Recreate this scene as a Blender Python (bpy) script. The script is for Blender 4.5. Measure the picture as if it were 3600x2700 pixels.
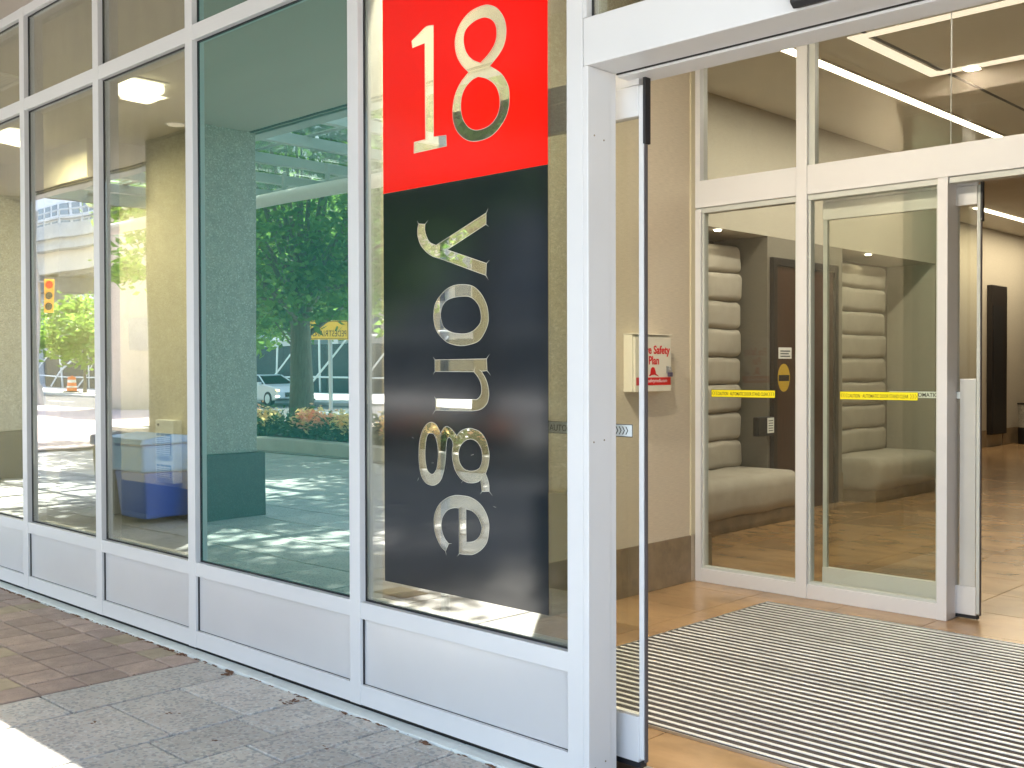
import bpy, math, random
import numpy as np
from mathutils import Vector, Matrix

for o in list(bpy.data.objects):
    bpy.data.objects.remove(o, do_unlink=True)
sc = bpy.context.scene
COL = sc.collection
R = math.radians
rng = random.Random(7)

# ------------------------------------------------------------------ camera, sky, sun, exposure
cam_d = bpy.data.cameras.new('camera'); cam = bpy.data.objects.new('camera', cam_d); COL.objects.link(cam)
yaw, pitch, roll = R(44.0767), R(-0.81705), R(-0.14752)
fw = Vector((-math.sin(yaw)*math.cos(pitch), math.cos(yaw)*math.cos(pitch), math.sin(pitch)))
rt = Vector((math.cos(yaw), math.sin(yaw), 0)); up = rt.cross(fw)
rt, up = rt*math.cos(roll)+up*math.sin(roll), up*math.cos(roll)-rt*math.sin(roll)
m = Matrix((rt, up, -fw)).transposed().to_4x4(); m.translation = Vector((0, -3.0, 1.55))
cam.matrix_world = m
cam_d.sensor_width = 36; cam_d.lens = 36*3777.74/3600
cam_d.clip_start = .05; cam_d.clip_end = 3000
sc.camera = cam

SUN_EL, SUN_AZ = R(54.6), (-.62, -.78)          # towards the sun, in plan
W = bpy.data.worlds.new('World'); sc.world = W; W.use_nodes = True
nt = W.node_tree; nt.nodes.clear()
sky = nt.nodes.new('ShaderNodeTexSky'); sky.sky_type = 'NISHITA'; sky.sun_disc = False
sky.sun_elevation = SUN_EL; sky.sun_rotation = math.atan2(SUN_AZ[0], SUN_AZ[1])
sky.air_density = 1.0; sky.dust_density = 2.0; sky.ozone_density = 1.0
bg = nt.nodes.new('ShaderNodeBackground'); bg.inputs[1].default_value = .15
wo = nt.nodes.new('ShaderNodeOutputWorld')
nt.links.new(sky.outputs[0], bg.inputs[0]); nt.links.new(bg.outputs[0], wo.inputs[0])
sd = bpy.data.lights.new('sun', 'SUN'); sd.energy = 4.6; sd.angle = R(.53); sd.color = (1, .95, .86)
so = bpy.data.objects.new('sun', sd); COL.objects.link(so)
hd = Vector((SUN_AZ[0]*math.cos(SUN_EL), SUN_AZ[1]*math.cos(SUN_EL), math.sin(SUN_EL)))
so.rotation_euler = (hd).to_track_quat('Z', 'Y').to_euler(); so.location = (-20, -25, 40)

sc.view_settings.view_transform = 'Standard'; sc.view_settings.look = 'None'
sc.view_settings.exposure = 2.72; sc.view_settings.gamma = 1; sc.view_settings.use_curve_mapping = False
sc.render.engine = 'CYCLES'
cy = sc.cycles
cy.use_denoising = True; cy.denoiser = 'OPENIMAGEDENOISE'
cy.max_bounces = 10; cy.diffuse_bounces = 5; cy.glossy_bounces = 6; cy.transparent_max_bounces = 24
cy.caustics_reflective = False; cy.caustics_refractive = False; cy.sample_clamp_indirect = 6

# ------------------------------------------------------------------ materials
MATS = {}
def _m(name):
    m = bpy.data.materials.new(name); m.use_nodes = True; m.node_tree.nodes.clear(); MATS[name] = m
    return m, m.node_tree.nodes, m.node_tree.links
def _math(N, L, op, a, b=None, clamp=False):
    n = N.new('ShaderNodeMath'); n.operation = op; n.use_clamp = clamp
    for i, v in enumerate((a, b)):
        if v is None: continue
        if hasattr(v, 'links'): L.new(v, n.inputs[i])
        else: n.inputs[i].default_value = v
    return n.outputs[0]
def _pos(N, L, scale=(1, 1, 1), jitter=False):
    g = N.new('ShaderNodeNewGeometry'); mp = N.new('ShaderNodeMapping'); mp.inputs['Scale'].default_value = scale
    src = g.outputs['Position']
    L.new(src, mp.inputs[0]); return mp.outputs[0]
def _noise(N, L, vec, scale, detail=4, rough=.55):
    n = N.new('ShaderNodeTexNoise'); n.inputs['Scale'].default_value = scale; n.inputs['Detail'].default_value = detail
    n.inputs['Roughness'].default_value = rough; L.new(vec, n.inputs['Vector']); return n.outputs['Fac']
def _ramp(N, L, fac, stops):
    r = N.new('ShaderNodeValToRGB'); L.new(fac, r.inputs[0]); e = r.color_ramp.elements
    while len(e) < len(stops): e.new(.5)
    for el, (p, c) in zip(e, stops):
        el.position = p; el.color = (*c, 1) if len(c) == 3 else c
    return r.outputs[0]
def _mix(N, L, fac, a, b, mode='MIX'):
    n = N.new('ShaderNodeMix'); n.data_type = 'RGBA'; n.blend_type = mode
    for i, v in ((0, fac), (6, a), (7, b)):
        if hasattr(v, 'links'): L.new(v, n.inputs[i])
        elif i == 0: n.inputs[0].default_value = v
        else: n.inputs[i].default_value = (*v, 1)
    return n.outputs[2]
def _out(N, L, sh):
    o = N.new('ShaderNodeOutputMaterial'); L.new(sh, o.inputs[0])
def pbr(name, col, rough=.5, metal=0, var=.06, vscale=3, bump=0, bscale=60, spec=.5, rnd=0, stretch=(1, 1, 1), coat=0,
        dirt=None, rvar=0, speck=None, trans=0):
    m, N, L = _m(name)
    b = N.new('ShaderNodeBsdfPrincipled')
    vec = _pos(N, L, stretch)
    f = _noise(N, L, vec, vscale, 6)
    lo = tuple(c*(1-var) for c in col); hi = tuple(min(1, c*(1+var)) for c in col)
    c = _ramp(N, L, f, ((.3, lo), (.7, hi)))
    if speck:                                    # flecks: list of (scale, threshold, colour)
        for s_, th, cc in speck:
            v = N.new('ShaderNodeTexVoronoi'); v.inputs['Scale'].default_value = s_; L.new(vec, v.inputs['Vector'])
            sp = N.new('ShaderNodeSeparateColor'); L.new(v.outputs['Color'], sp.inputs[0])
            k = _math(N, L, 'GREATER_THAN', sp.outputs[0], th)
            k2 = _math(N, L, 'MULTIPLY', k, .75)
            c = _mix(N, L, k2, c, cc)
    if dirt:                                     # (scale, colour, threshold, amount): stains with a shape of their own
        dn = _noise(N, L, vec, dirt[0], 8, .65)
        k = _ramp(N, L, dn, ((dirt[2], (0, 0, 0)), (min(1, dirt[2]+.14), (dirt[3],)*3)))
        c = _mix(N, L, k, c, dirt[1])
    if rnd:
        oi = N.new('ShaderNodeObjectInfo')
        k = _math(N, L, 'ADD', _math(N, L, 'MULTIPLY', oi.outputs['Random'], 2*rnd), 1-rnd)
        cc = N.new('ShaderNodeCombineColor')
        for i in range(3): L.new(k, cc.inputs[i])
        c = _mix(N, L, 1.0, c, cc.outputs[0], 'MULTIPLY')
    L.new(c, b.inputs['Base Color'])
    b.inputs['Metallic'].default_value = metal
    b.inputs['Specular IOR Level'].default_value = spec
    b.inputs['Coat Weight'].default_value = coat
    if rvar:
        rr = _noise(N, L, vec, vscale*2.3, 5)
        k = _math(N, L, 'ADD', _math(N, L, 'MULTIPLY', rr, 2*rvar), rough-rvar, True); L.new(k, b.inputs['Roughness'])
    else: b.inputs['Roughness'].default_value = rough
    if bump:
        bn = N.new('ShaderNodeBump'); bn.inputs['Strength'].default_value = bump; bn.inputs['Distance'].default_value = .01
        L.new(_noise(N, L, vec, bscale, 5), bn.inputs['Height']); L.new(bn.outputs[0], b.inputs['Normal'])
    sh = b.outputs[0]
    if trans:
        t = N.new('ShaderNodeBsdfTranslucent'); L.new(_mix(N, L, 1.0, c, (1.9, 1.8, 1.3), 'MULTIPLY'), t.inputs[0]); mx = N.new('ShaderNodeMixShader'); mx.inputs[0].default_value = trans
        L.new(sh, mx.inputs[1]); L.new(t.outputs[0], mx.inputs[2]); sh = mx.outputs[0]
    _out(N, L, sh); return m
def glass(name, tint=(.9, .93, .9), refl=(1, 1, 1), f0=.08, gain=1.2, wave=.0012, wscale=1.1, rough=0.0, dust=.0):
    m, N, L = _m(name)
    lw = N.new('ShaderNodeLayerWeight'); lw.inputs[0].default_value = .5
    f = _math(N, L, 'ADD', _math(N, L, 'MULTIPLY', _math(N, L, 'POWER', lw.outputs['Facing'], 5.0), gain), f0, True)
    t = N.new('ShaderNodeBsdfTransparent'); t.inputs[0].default_value = (*tint, 1)
    g = N.new('ShaderNodeBsdfGlossy'); g.inputs[0].default_value = (*refl, 1); g.inputs['Roughness'].default_value = rough
    if wave:
        bn = N.new('ShaderNodeBump'); bn.inputs['Strength'].default_value = 1; bn.inputs['Distance'].default_value = wave
        L.new(_noise(N, L, _pos(N, L), wscale, 1), bn.inputs['Height']); L.new(bn.outputs[0], g.inputs['Normal'])
    mx = N.new('ShaderNodeMixShader'); L.new(f, mx.inputs[0]); L.new(t.outputs[0], mx.inputs[1]); L.new(g.outputs[0], mx.inputs[2])
    sh = mx.outputs[0]
    if dust:                                     # thin film of dust and wiped smears
        d = N.new('ShaderNodeBsdfDiffuse'); d.inputs[0].default_value = (.55, .54, .50, 1)
        k = _ramp(N, L, _noise(N, L, _pos(N, L, (1, 1, .35)), 5, 8, .7), ((.42, (0, 0, 0)), (.75, (dust,)*3)))
        m2 = N.new('ShaderNodeMixShader'); L.new(k, m2.inputs[0]); L.new(sh, m2.inputs[1]); L.new(d.outputs[0], m2.inputs[2]); sh = m2.outputs[0]
    _out(N, L, sh); return m
def emit(name, col, s):
    m, N, L = _m(name); e = N.new('ShaderNodeEmission'); e.inputs[0].default_value = (*col, 1); e.inputs[1].default_value = s
    _out(N, L, e.outputs[0]); return m

pbr('paint', (.66, .655, .648), .36, var=.02, vscale=2, bump=.02, bscale=300, rvar=.05, dirt=(38, (.40, .38, .35), .735, .55))
pbr('paint_panel', (.70, .70, .705), .33, .35, var=.03, vscale=1.5, bump=.02, bscale=5, rvar=.08, dirt=(20, (.48, .46, .43), .70, .45))
pbr('paint_inner', (.66, .66, .68), .38, var=.02, vscale=2, rvar=.05)
pbr('steel', (.62, .63, .64), .30, .9, var=.05, vscale=8)
pbr('plate', (.62, .62, .60), .35, .3, var=.04, vscale=4)
pbr('rubber', (.012, .012, .014), .55)
pbr('bead', (.52, .54, .51), .35, var=.05)
pbr('strip_grey', (.10, .085, .085), .6)
pbr('dark_gap', (.03, .028, .025), .9)
glass('glass', (.84, .87, .80), f0=.29, gain=1.6, wave=.002, dust=.05)
glass('glass_clear', (.93, .94, .90), f0=.032, gain=.9, wave=.0004, dust=.02)
glass('glass_canopy', (.95, .985, .98), f0=.05, gain=.8, wave=0)
glass('glass_dark', (.10, .13, .13), f0=.06, gain=.9, wave=0)
# back-painted green spandrel glass: opaque colour under a reflecting front
def spandrel():
    m, N, L = _m('glass_green')
    d = N.new('ShaderNodeBsdfDiffuse'); d.inputs[0].default_value = (.028, .130, .112, 1)  # back-paint tone, lifted a little to put a haze veil into the colour
    lw = N.new('ShaderNodeLayerWeight'); lw.inputs[0].default_value = .5
    f = _math(N, L, 'ADD', _math(N, L, 'MULTIPLY', _math(N, L, 'POWER', lw.outputs['Facing'], 5.0), 1.4), .41, True)
    g = N.new('ShaderNodeBsdfGlossy'); g.inputs[0].default_value = (.72, .89, .83, 1); g.inputs['Roughness'].default_value = .0
    bn = N.new('ShaderNodeBump'); bn.inputs['Distance'].default_value = .0012
    L.new(_noise(N, L, _pos(N, L), 1.1, 1), bn.inputs['Height']); L.new(bn.outputs[0], g.inputs['Normal'])
    mx = N.new('ShaderNodeMixShader'); L.new(f, mx.inputs[0]); L.new(d.outputs[0], mx.inputs[1]); L.new(g.outputs[0], mx.inputs[2])
    _out(N, L, mx.outputs[0])
spandrel()
pbr('vinyl_red', (.93, .004, .002), .16, var=.02, vscale=1, spec=.5)
pbr('vinyl_black', (.008, .012, .016), .10, var=.15, vscale=2, spec=.7, rvar=.02, dirt=(70, (.10, .10, .09), .80, .5))
pbr('cut_edge', (.55, .52, .42), .4)
# paving
pbr('granite', (.55, .515, .455), .75, var=.14, vscale=6, rnd=.10, bump=.25, bscale=180,
    speck=((62, .78, (.53, .53, .50)), (85, .90, (.66, .65, .60)), (70, .80, (.32, .325, .31)), (90, .92, (.46, .39, .34))),
    dirt=(3.1, (.24, .235, .22), .60, .5))
pbr('slab', (.38, .38, .37), .75, var=.12, vscale=4, rnd=.09, bump=.2, bscale=120,
    speck=((80, .82, (.42, .42, .40)), (110, .85, (.15, .155, .155))), dirt=(1.4, (.18, .175, .17), .58, .5))
pbr('brick', (.43, .325, .262), .85, var=.16, vscale=9, rnd=.14, bump=.5, bscale=200, dirt=(5, (.2, .165, .145), .62, .5),
    speck=((170, .88, (.33, .26, .22)),))
pbr('brick_yellow', (.43, .35, .24), .85, var=.14, vscale=9, rnd=.10, bump=.5, bscale=200, dirt=(5, (.15, .12, .09), .60, .5))
pbr('joint', (.018, .015, .013), .95, var=.3, vscale=30, bump=.6, bscale=150)
pbr('edge_strip', (.72, .76, .72), .7, var=.10, vscale=7, bump=.3, bscale=90, dirt=(16, (.30, .24, .19), .64, .7))
pbr('moss', (.17, .085, .045), .95, var=.4, vscale=60)
pbr('concrete', (.42, .41, .39), .85, var=.12, vscale=1.2, bump=.15, bscale=40, dirt=(.8, (.25, .24, .22), .6, .5))
pbr('concrete_beige', (.56, .50, .42), .85, var=.08, vscale=.6, dirt=(.5, (.38, .34, .29), .6, .5))
pbr('asphalt', (.055, .055, .057), .9, var=.2, vscale=2, bump=.3, bscale=80)
pbr('road_paint', (.75, .75, .72), .7, var=.1)
pbr('pink_paving', (.40, .33, .31), .85, var=.1, vscale=1.5, dirt=(.6, (.28, .24, .23), .6, .5))
pbr('far_ground', (.20, .20, .19), .9, var=.2, vscale=.05)
pbr('soffit', (.50, .43, .36), .8, var=.05, vscale=.7, bump=.1, bscale=12, stretch=(.35, 2.5, 1))
pbr('column_granite', (.33, .315, .265), .42, var=.15, vscale=8, speck=((75, .80, (.43, .41, .35)), (95, .80, (.21, .20, .18)), (85, .93, (.54, .52, .46))))
pbr('column_base', (.035, .045, .046), .4, var=.2, vscale=9, speck=((90, .85, (.07, .08, .08)),))
pbr('canopy_steel', (.36, .40, .39), .45, var=.05)
pbr('pipe', (.72, .66, .62), .45, var=.05)
pbr('bin_blue', (.012, .12, .58), .45, var=.08)
pbr('bin_lid', (.12, .38, .80), .4, var=.05)
pbr('bin_grey', (.10, .115, .125), .5, var=.1)
pbr('planter', (.50, .50, .46), .8, var=.1, vscale=3, dirt=(2, (.3, .3, .27), .6, .5))
pbr('soil', (.04, .03, .022), 1)
pbr('bark', (.17, .145, .115), .9, var=.25, vscale=8, stretch=(4, 4, .6), bump=.8, bscale=14)
pbr('leaf', (.085, .165, .050), .5, var=.45, vscale=1.6, trans=.6)
pbr('leaf_light', (.15, .26, .055), .5, var=.35, vscale=1.2, trans=.45)
pbr('leaf_shrub', (.05, .11, .04), .55, var=.4, vscale=5, trans=.3)
pbr('petal_pink', (.76, .40, .30), .6, var=.2, vscale=9, trans=.5)
pbr('petal_yellow', (.76, .60, .34), .6, var=.2, vscale=9, trans=.5)
pbr('car_white', (.62, .63, .64), .3, var=.01, coat=.3)
pbr('car_glass', (.012, .014, .016), .3, spec=.1)
pbr('car_black', (.015, .015, .017), .4)
pbr('tyre', (.02, .02, .021), .8)
emit('headlight', (1, .55, .16), 3); emit('day_lamp', (1, .97, .9), 3)
pbr('orange', (.85, .20, .03), .5, var=.08); pbr('yellow_sign', (.85, .52, .05), .5, var=.06); pbr('signal_yellow', (.85, .47, .03), .45, var=.06)
emit('signal_red', (1, .02, .004), .5)
pbr('black', (.012, .012, .013), .5); pbr('white', (.80, .80, .78), .5); pbr('pole', (.42, .43, .43), .5, .3)
pbr('hoarding', (.05, .055, .06), .8, var=.2, vscale=2)
pbr('tower', (.72, .71, .70), .7, var=.04, vscale=.2); pbr('tower_glass', (.10, .13, .17), .15, var=.2, vscale=.3)
# interior
pbr('wallpaper', (.66, .58, .455), .8, var=.085, vscale=16, stretch=(1, 1, 16), bump=.4, bscale=90)
pbr('room_wall', (.58, .53, .385), .85, var=.03, vscale=1)
pbr('lobby_wall', (.45, .412, .335), .8, var=.06, vscale=16, stretch=(1, 1, 10))
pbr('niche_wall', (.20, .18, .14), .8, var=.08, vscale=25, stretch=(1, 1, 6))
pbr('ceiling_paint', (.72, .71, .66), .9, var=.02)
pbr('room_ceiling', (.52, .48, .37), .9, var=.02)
pbr('stone_base', (.245, .185, .115), .5, var=.25, vscale=6, dirt=(9, (.16, .125, .085), .55, .6))
pbr('stone_floor', (.34, .215, .108), .22, var=.30, vscale=2.2, rnd=.14, stretch=(1, 1.6, 1), rvar=.08, dirt=(1.1, (.19, .11, .055), .50, .75))
pbr('grout', (.17, .115, .07), .7)
pbr('upholstery', (.41, .375, .315), 1.0, spec=.08, var=.07, vscale=7, bump=.5, bscale=110)
pbr('wood_dark', (.052, .022, .010), .45, var=.35, vscale=9, stretch=(6, 6, .5))
pbr('wood_frame', (.014, .010, .008), .5, var=.2, vscale=9)
pbr('mat_rib', (.76, .75, .72), .35, .3, rnd=.10, dirt=(9, (.38, .35, .31), .60, .6), var=.12, vscale=14, rvar=.08)
pbr('mat_carpet', (.088, .075, .068), 1, dirt=(3, (.15, .135, .12), .55, .7), var=.35, vscale=200, bump=.8, bscale=400)
pbr('box_cream', (.74, .70, .58), .45, var=.02)
pbr('print_red', (.62, .012, .014), .5, var=.03); pbr('sticker_yellow', (.90, .78, .015), .45, var=.02)
pbr('print_olive', (.12, .10, .01), .5); pbr('sticker_white', (.80, .84, .82), .45, var=.02); pbr('oval_yellow', (.55, .36, .03), .5)
pbr('brass', (.45, .36, .14), .35, .9); pbr('lock_body', (.20, .17, .26), .35, .8)
pbr('heater_white', (.85, .86, .82), .4, var=.02)
emit('lamp_warm', (1, .84, .58), 1.8); emit('lamp_soft', (1, .83, .64), .20); emit('lamp_cream', (1, .90, .66), 1.3); emit('lamp_spot', (1, .92, .78), 4)
emit('led_green', (.2, 1, .5), 2)

# ------------------------------------------------------------------ mesh helpers
class MB:
    def __init__(s): s.v = []; s.f = []
    def add(s, vs, fs):
        o = len(s.v); s.v += [tuple(p) for p in vs]; s.f += [tuple(i+o for i in f) for f in fs]; return s
    def box(s, x0, x1, y0, y1, z0, z1):
        return s.add([(x0,y0,z0),(x1,y0,z0),(x1,y1,z0),(x0,y1,z0),(x0,y0,z1),(x1,y0,z1),(x1,y1,z1),(x0,y1,z1)],
                     [(0,3,2,1),(4,5,6,7),(0,1,5,4),(1,2,6,5),(2,3,7,6),(3,0,4,7)])
    def tube(s, a, b, r0, r1=None, n=12, caps=True):
        a, b = Vector(a), Vector(b); r1 = r0 if r1 is None else r1
        d = (b-a).normalized(); x = d.orthogonal().normalized(); y = d.cross(x)
        vs = []
        for c, r in ((a, r0), (b, r1)):
            vs += [c+(x*math.cos(2*math.pi*i/n)+y*math.sin(2*math.pi*i/n))*r for i in range(n)]
        fs = [(i, (i+1) % n, n+(i+1) % n, n+i) for i in range(n)]
        if caps: fs += [tuple(range(n-1, -1, -1)), tuple(range(n, 2*n))]
        return s.add(vs, fs)
    def path(s, pts, rs, n=10):
        pts = [Vector(p) for p in pts]; vs = []; x = None
        for i, p in enumerate(pts):
            d = (pts[min(i+1, len(pts)-1)]-pts[max(i-1, 0)]).normalized()
            x = d.orthogonal().normalized() if x is None else (x-d*x.dot(d)).normalized()
            y = d.cross(x); r = rs[i]
            vs += [p+(x*math.cos(2*math.pi*k/n)+y*math.sin(2*math.pi*k/n))*r for k in range(n)]
        fs = [(i*n+k, i*n+(k+1) % n, (i+1)*n+(k+1) % n, (i+1)*n+k) for i in range(len(pts)-1) for k in range(n)]
        fs += [tuple(range(n-1, -1, -1)), tuple(range((len(pts)-1)*n, len(pts)*n))]
        return s.add(vs, fs)
    def prism(s, poly, axis, a, b):                # poly in the two other axes, in order
        n = len(poly)
        def P(p, t):
            if axis == 'x': return (t, p[0], p[1])
            if axis == 'y': return (p[0], t, p[1])
            return (p[0], p[1], t)
        vs = [P(p, a) for p in poly]+[P(p, b) for p in poly]
        return s.add(vs, [tuple(range(n-1, -1, -1)), tuple(range(n, 2*n))]+[(i, (i+1) % n, n+(i+1) % n, n+i) for i in range(n)])

def _root_loc(p):
    while p.parent: p = p.parent
    return p.location
def obj(name, mb, mat, parent=None, bevel=0, smooth=False, at=None, seg=2):
    org = Vector(at) if at is not None else (Vector(_root_loc(parent)) if parent else Vector((0, 0, 0)))
    me = bpy.data.meshes.new(name)
    me.from_pydata([tuple(Vector(v)-org) for v in mb.v], [], mb.f); me.materials.append(MATS[mat]); me.validate()
    fix_normals(me)
    o = bpy.data.objects.new(name, me); COL.objects.link(o)
    if parent: o.parent = parent
    else: o.location = org
    if smooth:
        for p in me.polygons: p.use_smooth = True
        if smooth == 'auto': me.set_sharp_from_angle(angle=R(40))
    if bevel:
        b = o.modifiers.new('edge', 'BEVEL'); b.width = bevel; b.segments = seg; b.limit_method = 'ANGLE'
    return o
import bmesh
def fix_normals(me):
    bm = bmesh.new(); bm.from_mesh(me); bmesh.ops.recalc_face_normals(bm, faces=bm.faces); bm.to_mesh(me); bm.free()
def tag(o, label, cat, group=None):
    o['label'] = label; o['category'] = cat
    if group: o['group'] = group
    return o
def thing(name, label, cat, loc=(0, 0, 0), group=None):
    o = bpy.data.objects.new(name, None); o.empty_display_size = .1; COL.objects.link(o); o.location = loc
    return tag(o, label, cat, group)
def struct(o): o['kind'] = 'structure'; return o
def box(*a): return MB().box(*a)
def bx(name, a, mat, parent, bevel=.0, **k): return obj(name, MB().box(*a), mat, parent, bevel, **k)
def copy_tree(o, loc=None, parent=None):
    c = o.copy(); COL.objects.link(c); c.parent = parent
    if loc is not None: c.location = loc
    for ch in o.children: copy_tree(ch, None, c)
    return c
def arr_mesh(name, v, nper, mat, parent=None, org=(0, 0, 0)):   # many loose polygons of nper corners
    v = np.asarray(v, dtype=np.float32).reshape(-1, 3)-np.asarray(tuple(org), dtype=np.float32); n = len(v)
    me = bpy.data.meshes.new(name); me.vertices.add(n); me.vertices.foreach_set('co', v.ravel())
    me.loops.add(n); me.loops.foreach_set('vertex_index', np.arange(n, dtype=np.int32))
    me.polygons.add(n//nper); me.polygons.foreach_set('loop_start', np.arange(0, n, nper, dtype=np.int32))
    me.polygons.foreach_set('loop_total', np.full(n//nper, nper, dtype=np.int32)); me.update(); me.materials.append(MATS[mat])
    o = bpy.data.objects.new(name, me); COL.objects.link(o)
    if parent: o.parent = parent
    else: o.location = org
    return o
def text(name, s, size, mat, parent, pos, ux, uz, width=None, bold=.0, thick=.0004, align='LEFT'):
    """flat lettering: pos = lower-left corner, ux/uz = reading and up directions"""
    c = bpy.data.curves.new('lettering', 'FONT'); c.body = s; c.size = size; c.offset = bold; c.extrude = thick; c.resolution_u = 3
    t = bpy.data.objects.new('lettering', c); COL.objects.link(t); bpy.context.view_layer.update()
    me = bpy.data.meshes.new_from_object(t); bpy.data.objects.remove(t, do_unlink=True)
    co = np.array([v.co[:] for v in me.vertices]); w = co[:, 0].max()-co[:, 0].min(); k = 1 if width is None else width/w
    ux, uz = Vector(ux), Vector(uz); n = ux.cross(uz); org = Vector(_root_loc(parent)); pos = Vector(pos)
    off = 0 if align == 'LEFT' else -.5*w*k
    for v in me.vertices:
        v.co = pos-org+ux*((v.co.x-co[:, 0].min())*k+off)+uz*v.co.y+n*v.co.z
    me.materials.clear(); me.materials.append(MATS[mat]); me.name = name
    o = bpy.data.objects.new(name, me); COL.objects.link(o); o.parent = parent; return o
def smooth_loop(pts, sub=6):
    """closed outline through (x, z, corner) points: Catmull-Rom, straight at corners"""
    n = len(pts); out = []
    for i in range(n):
        p1, p2 = pts[i], pts[(i+1) % n]; p0 = pts[i-1]; p3 = pts[(i+2) % n]
        a = np.array(p1[:2]); b = np.array(p2[:2])
        if p1[2] and p2[2]: out.append(tuple(a)); continue
        t1 = (b-np.array(p0[:2]))/2 if not p1[2] else (b-a)*.9
        t2 = (np.array(p3[:2])-a)/2 if not p2[2] else (b-a)*.9
        for k in range(sub):
            t = k/sub; h = (2*t**3-3*t**2+1, t**3-2*t**2+t, -2*t**3+3*t**2, t**3-t**2)
            out.append(tuple(h[0]*a+h[1]*t1+h[2]*b+h[3]*t2))
    return out
def fill2d(name, loops, mat, parent, y, thick=.0003):
    c = bpy.data.curves.new('sheet', 'CURVE'); c.dimensions = '2D'; c.fill_mode = 'BOTH'; c.extrude = thick
    for lp in loops:
        s = c.splines.new('POLY'); s.points.add(len(lp)-1); s.use_cyclic_u = True
        for p, q in zip(s.points, lp): p.co = (q[0], q[1], 0, 1)
    t = bpy.data.objects.new('sheet', c); COL.objects.link(t); bpy.context.view_layer.update()
    me = bpy.data.meshes.new_from_object(t); bpy.data.objects.remove(t, do_unlink=True)
    org = Vector(_root_loc(parent))
    for v in me.vertices: v.co = Vector((v.co.x, y-v.co.z, v.co.y))-org
    me.materials.clear(); me.materials.append(MATS[mat]); me.name = name
    o = bpy.data.objects.new(name, me); COL.objects.link(o); o.parent = parent; return o
def area_lamp(name, loc, sx, sy, power, col, parent, rot=(0, 0, 0)):
    d = bpy.data.lights.new(name, 'AREA'); d.shape = 'RECTANGLE'; d.size = sx; d.size_y = sy; d.energy = power; d.color = col
    o = bpy.data.objects.new(name, d); COL.objects.link(o); o.parent = parent
    o.location = Vector(loc)-Vector(_root_loc(parent)); o.rotation_euler = rot; return o

# ------------------------------------------------------------------ ground and paving
g = obj('ground', MB().box(-900, 700, -900, 700, -.6, -.17), 'far_ground'); struct(g)
pave = obj('pavement', MB().box(-21, 4, -8.3, .03, -.165, -.018), 'joint'); struct(pave)
for i, (nm, a, mt) in enumerate((('forecourt', (-70, -21.004, -16.5, .03, -.165, 0), 'pink_paving'), ('forecourt', (-21, 40, -16.5, -8.304, -.165, 0), 'slab'),
                  ('forecourt', (4.004, 40, -8.3, .03, -.165, 0), 'slab'))):
    struct(obj(nm, MB().box(*a), mt))
def chamfer_slab(name, w, d, h=.05, c=.004):
    x, y = w/2, d/2
    vs = [(-x, -y, -h), (x, -y, -h), (x, y, -h), (-x, y, -h), (-x, -y, -c), (x, -y, -c), (x, y, -c), (-x, y, -c),
          (-x+c, -y+c, 0), (x-c, -y+c, 0), (x-c, y-c, 0), (-x+c, y-c, 0)]
    fs = [(8, 9, 10, 11)]+[(i, (i+1) % 4, 4+(i+1) % 4, 4+i) for i in range(4)]+[(4+i, 4+(i+1) % 4, 8+(i+1) % 4, 8+i) for i in range(4)]
    me = bpy.data.meshes.new(name); me.from_pydata(vs, [], fs); return me
def lay(me, name, x, y, mat=None, tilt=.25, dz=.0012, parent=None):
    o = bpy.data.objects.new(name, me); COL.objects.link(o); o.parent = parent or pave
    o.location = (x, y, rng.uniform(-dz, dz)); o.rotation_euler = (R(rng.uniform(-tilt, tilt)), R(rng.uniform(-tilt, tilt)), R(rng.uniform(-tilt, tilt)))
    return o
brick_me = chamfer_slab('brick', .199, .213); brick_me.materials.append(MATS['brick'])
bricky_me = chamfer_slab('brick', .199, .213); bricky_me.materials.append(MATS['brick_yellow'])
cut_me = chamfer_slab('brick', .199, .152); cut_me.materials.append(MATS['brick'])
cuty_me = chamfer_slab('brick', .199, .152); cuty_me.materials.append(MATS['brick_yellow'])
for i in range(17):
    x = -5.165-.105-.2105*i
    lay(cuty_me if i in (1, 3, 9) else cut_me, 'brick', x, -.138, tilt=.5)
    for j in range(5):
        yel = (i, j) in ((1, 3), (9, 0), (4, 2)) 
        lay(bricky_me if yel else brick_me, 'brick', x, -.333-.2245*j, tilt=.5, dz=.0018)
xs = [-5.158, -4.79, -4.19, -3.862, -3.59, -3.382, -3.17, -2.96, -2.74, -2.5, -2.22, -1.9, -1.6, -1.3]
cuts = {0: [-.91], 1: [-.39, -.745], 2: [-.44, -.86], 3: [-.14, -.60, -.92], 4: [-.36, -.70, -1.0], 5: [-.15, -.37, -.66, -.95], 6: [-.27, -.52, -.80]}
for i in range(len(xs)-1):
    ys = [-.056]+cuts.get(i, [-.3-.05*(i % 3), -.62, -.93])+[-1.318]
    for a, b in zip(ys[:-1], ys[1:]):
        me = chamfer_slab('sett', xs[i+1]-xs[i]-.016, a-b-.011, c=.002); me.materials.append(MATS['granite'])
        lay(me, 'sett', (xs[i]+xs[i+1])/2, (a+b)/2, tilt=.3, dz=.0015)
slab_me = chamfer_slab('slab', .736, .604); slab_me.materials.append(MATS['slab'])
for i in range(25):
    for j in range(11):
        x = -2.05-.75*i+(.375 if j % 2 else 0); y = -1.632-.618*j
        lay(slab_me, 'slab', x, y, tilt=.12, dz=.001)
for nm, a in (('paving_fill', (-21, -8.75, -1.318, -.056, -.05, -.001)), ('paving_fill', (-1.296, 4, -8.1, -.056, -.05, -.002))):
    obj(nm, MB().box(*a), 'slab', pave)
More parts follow.
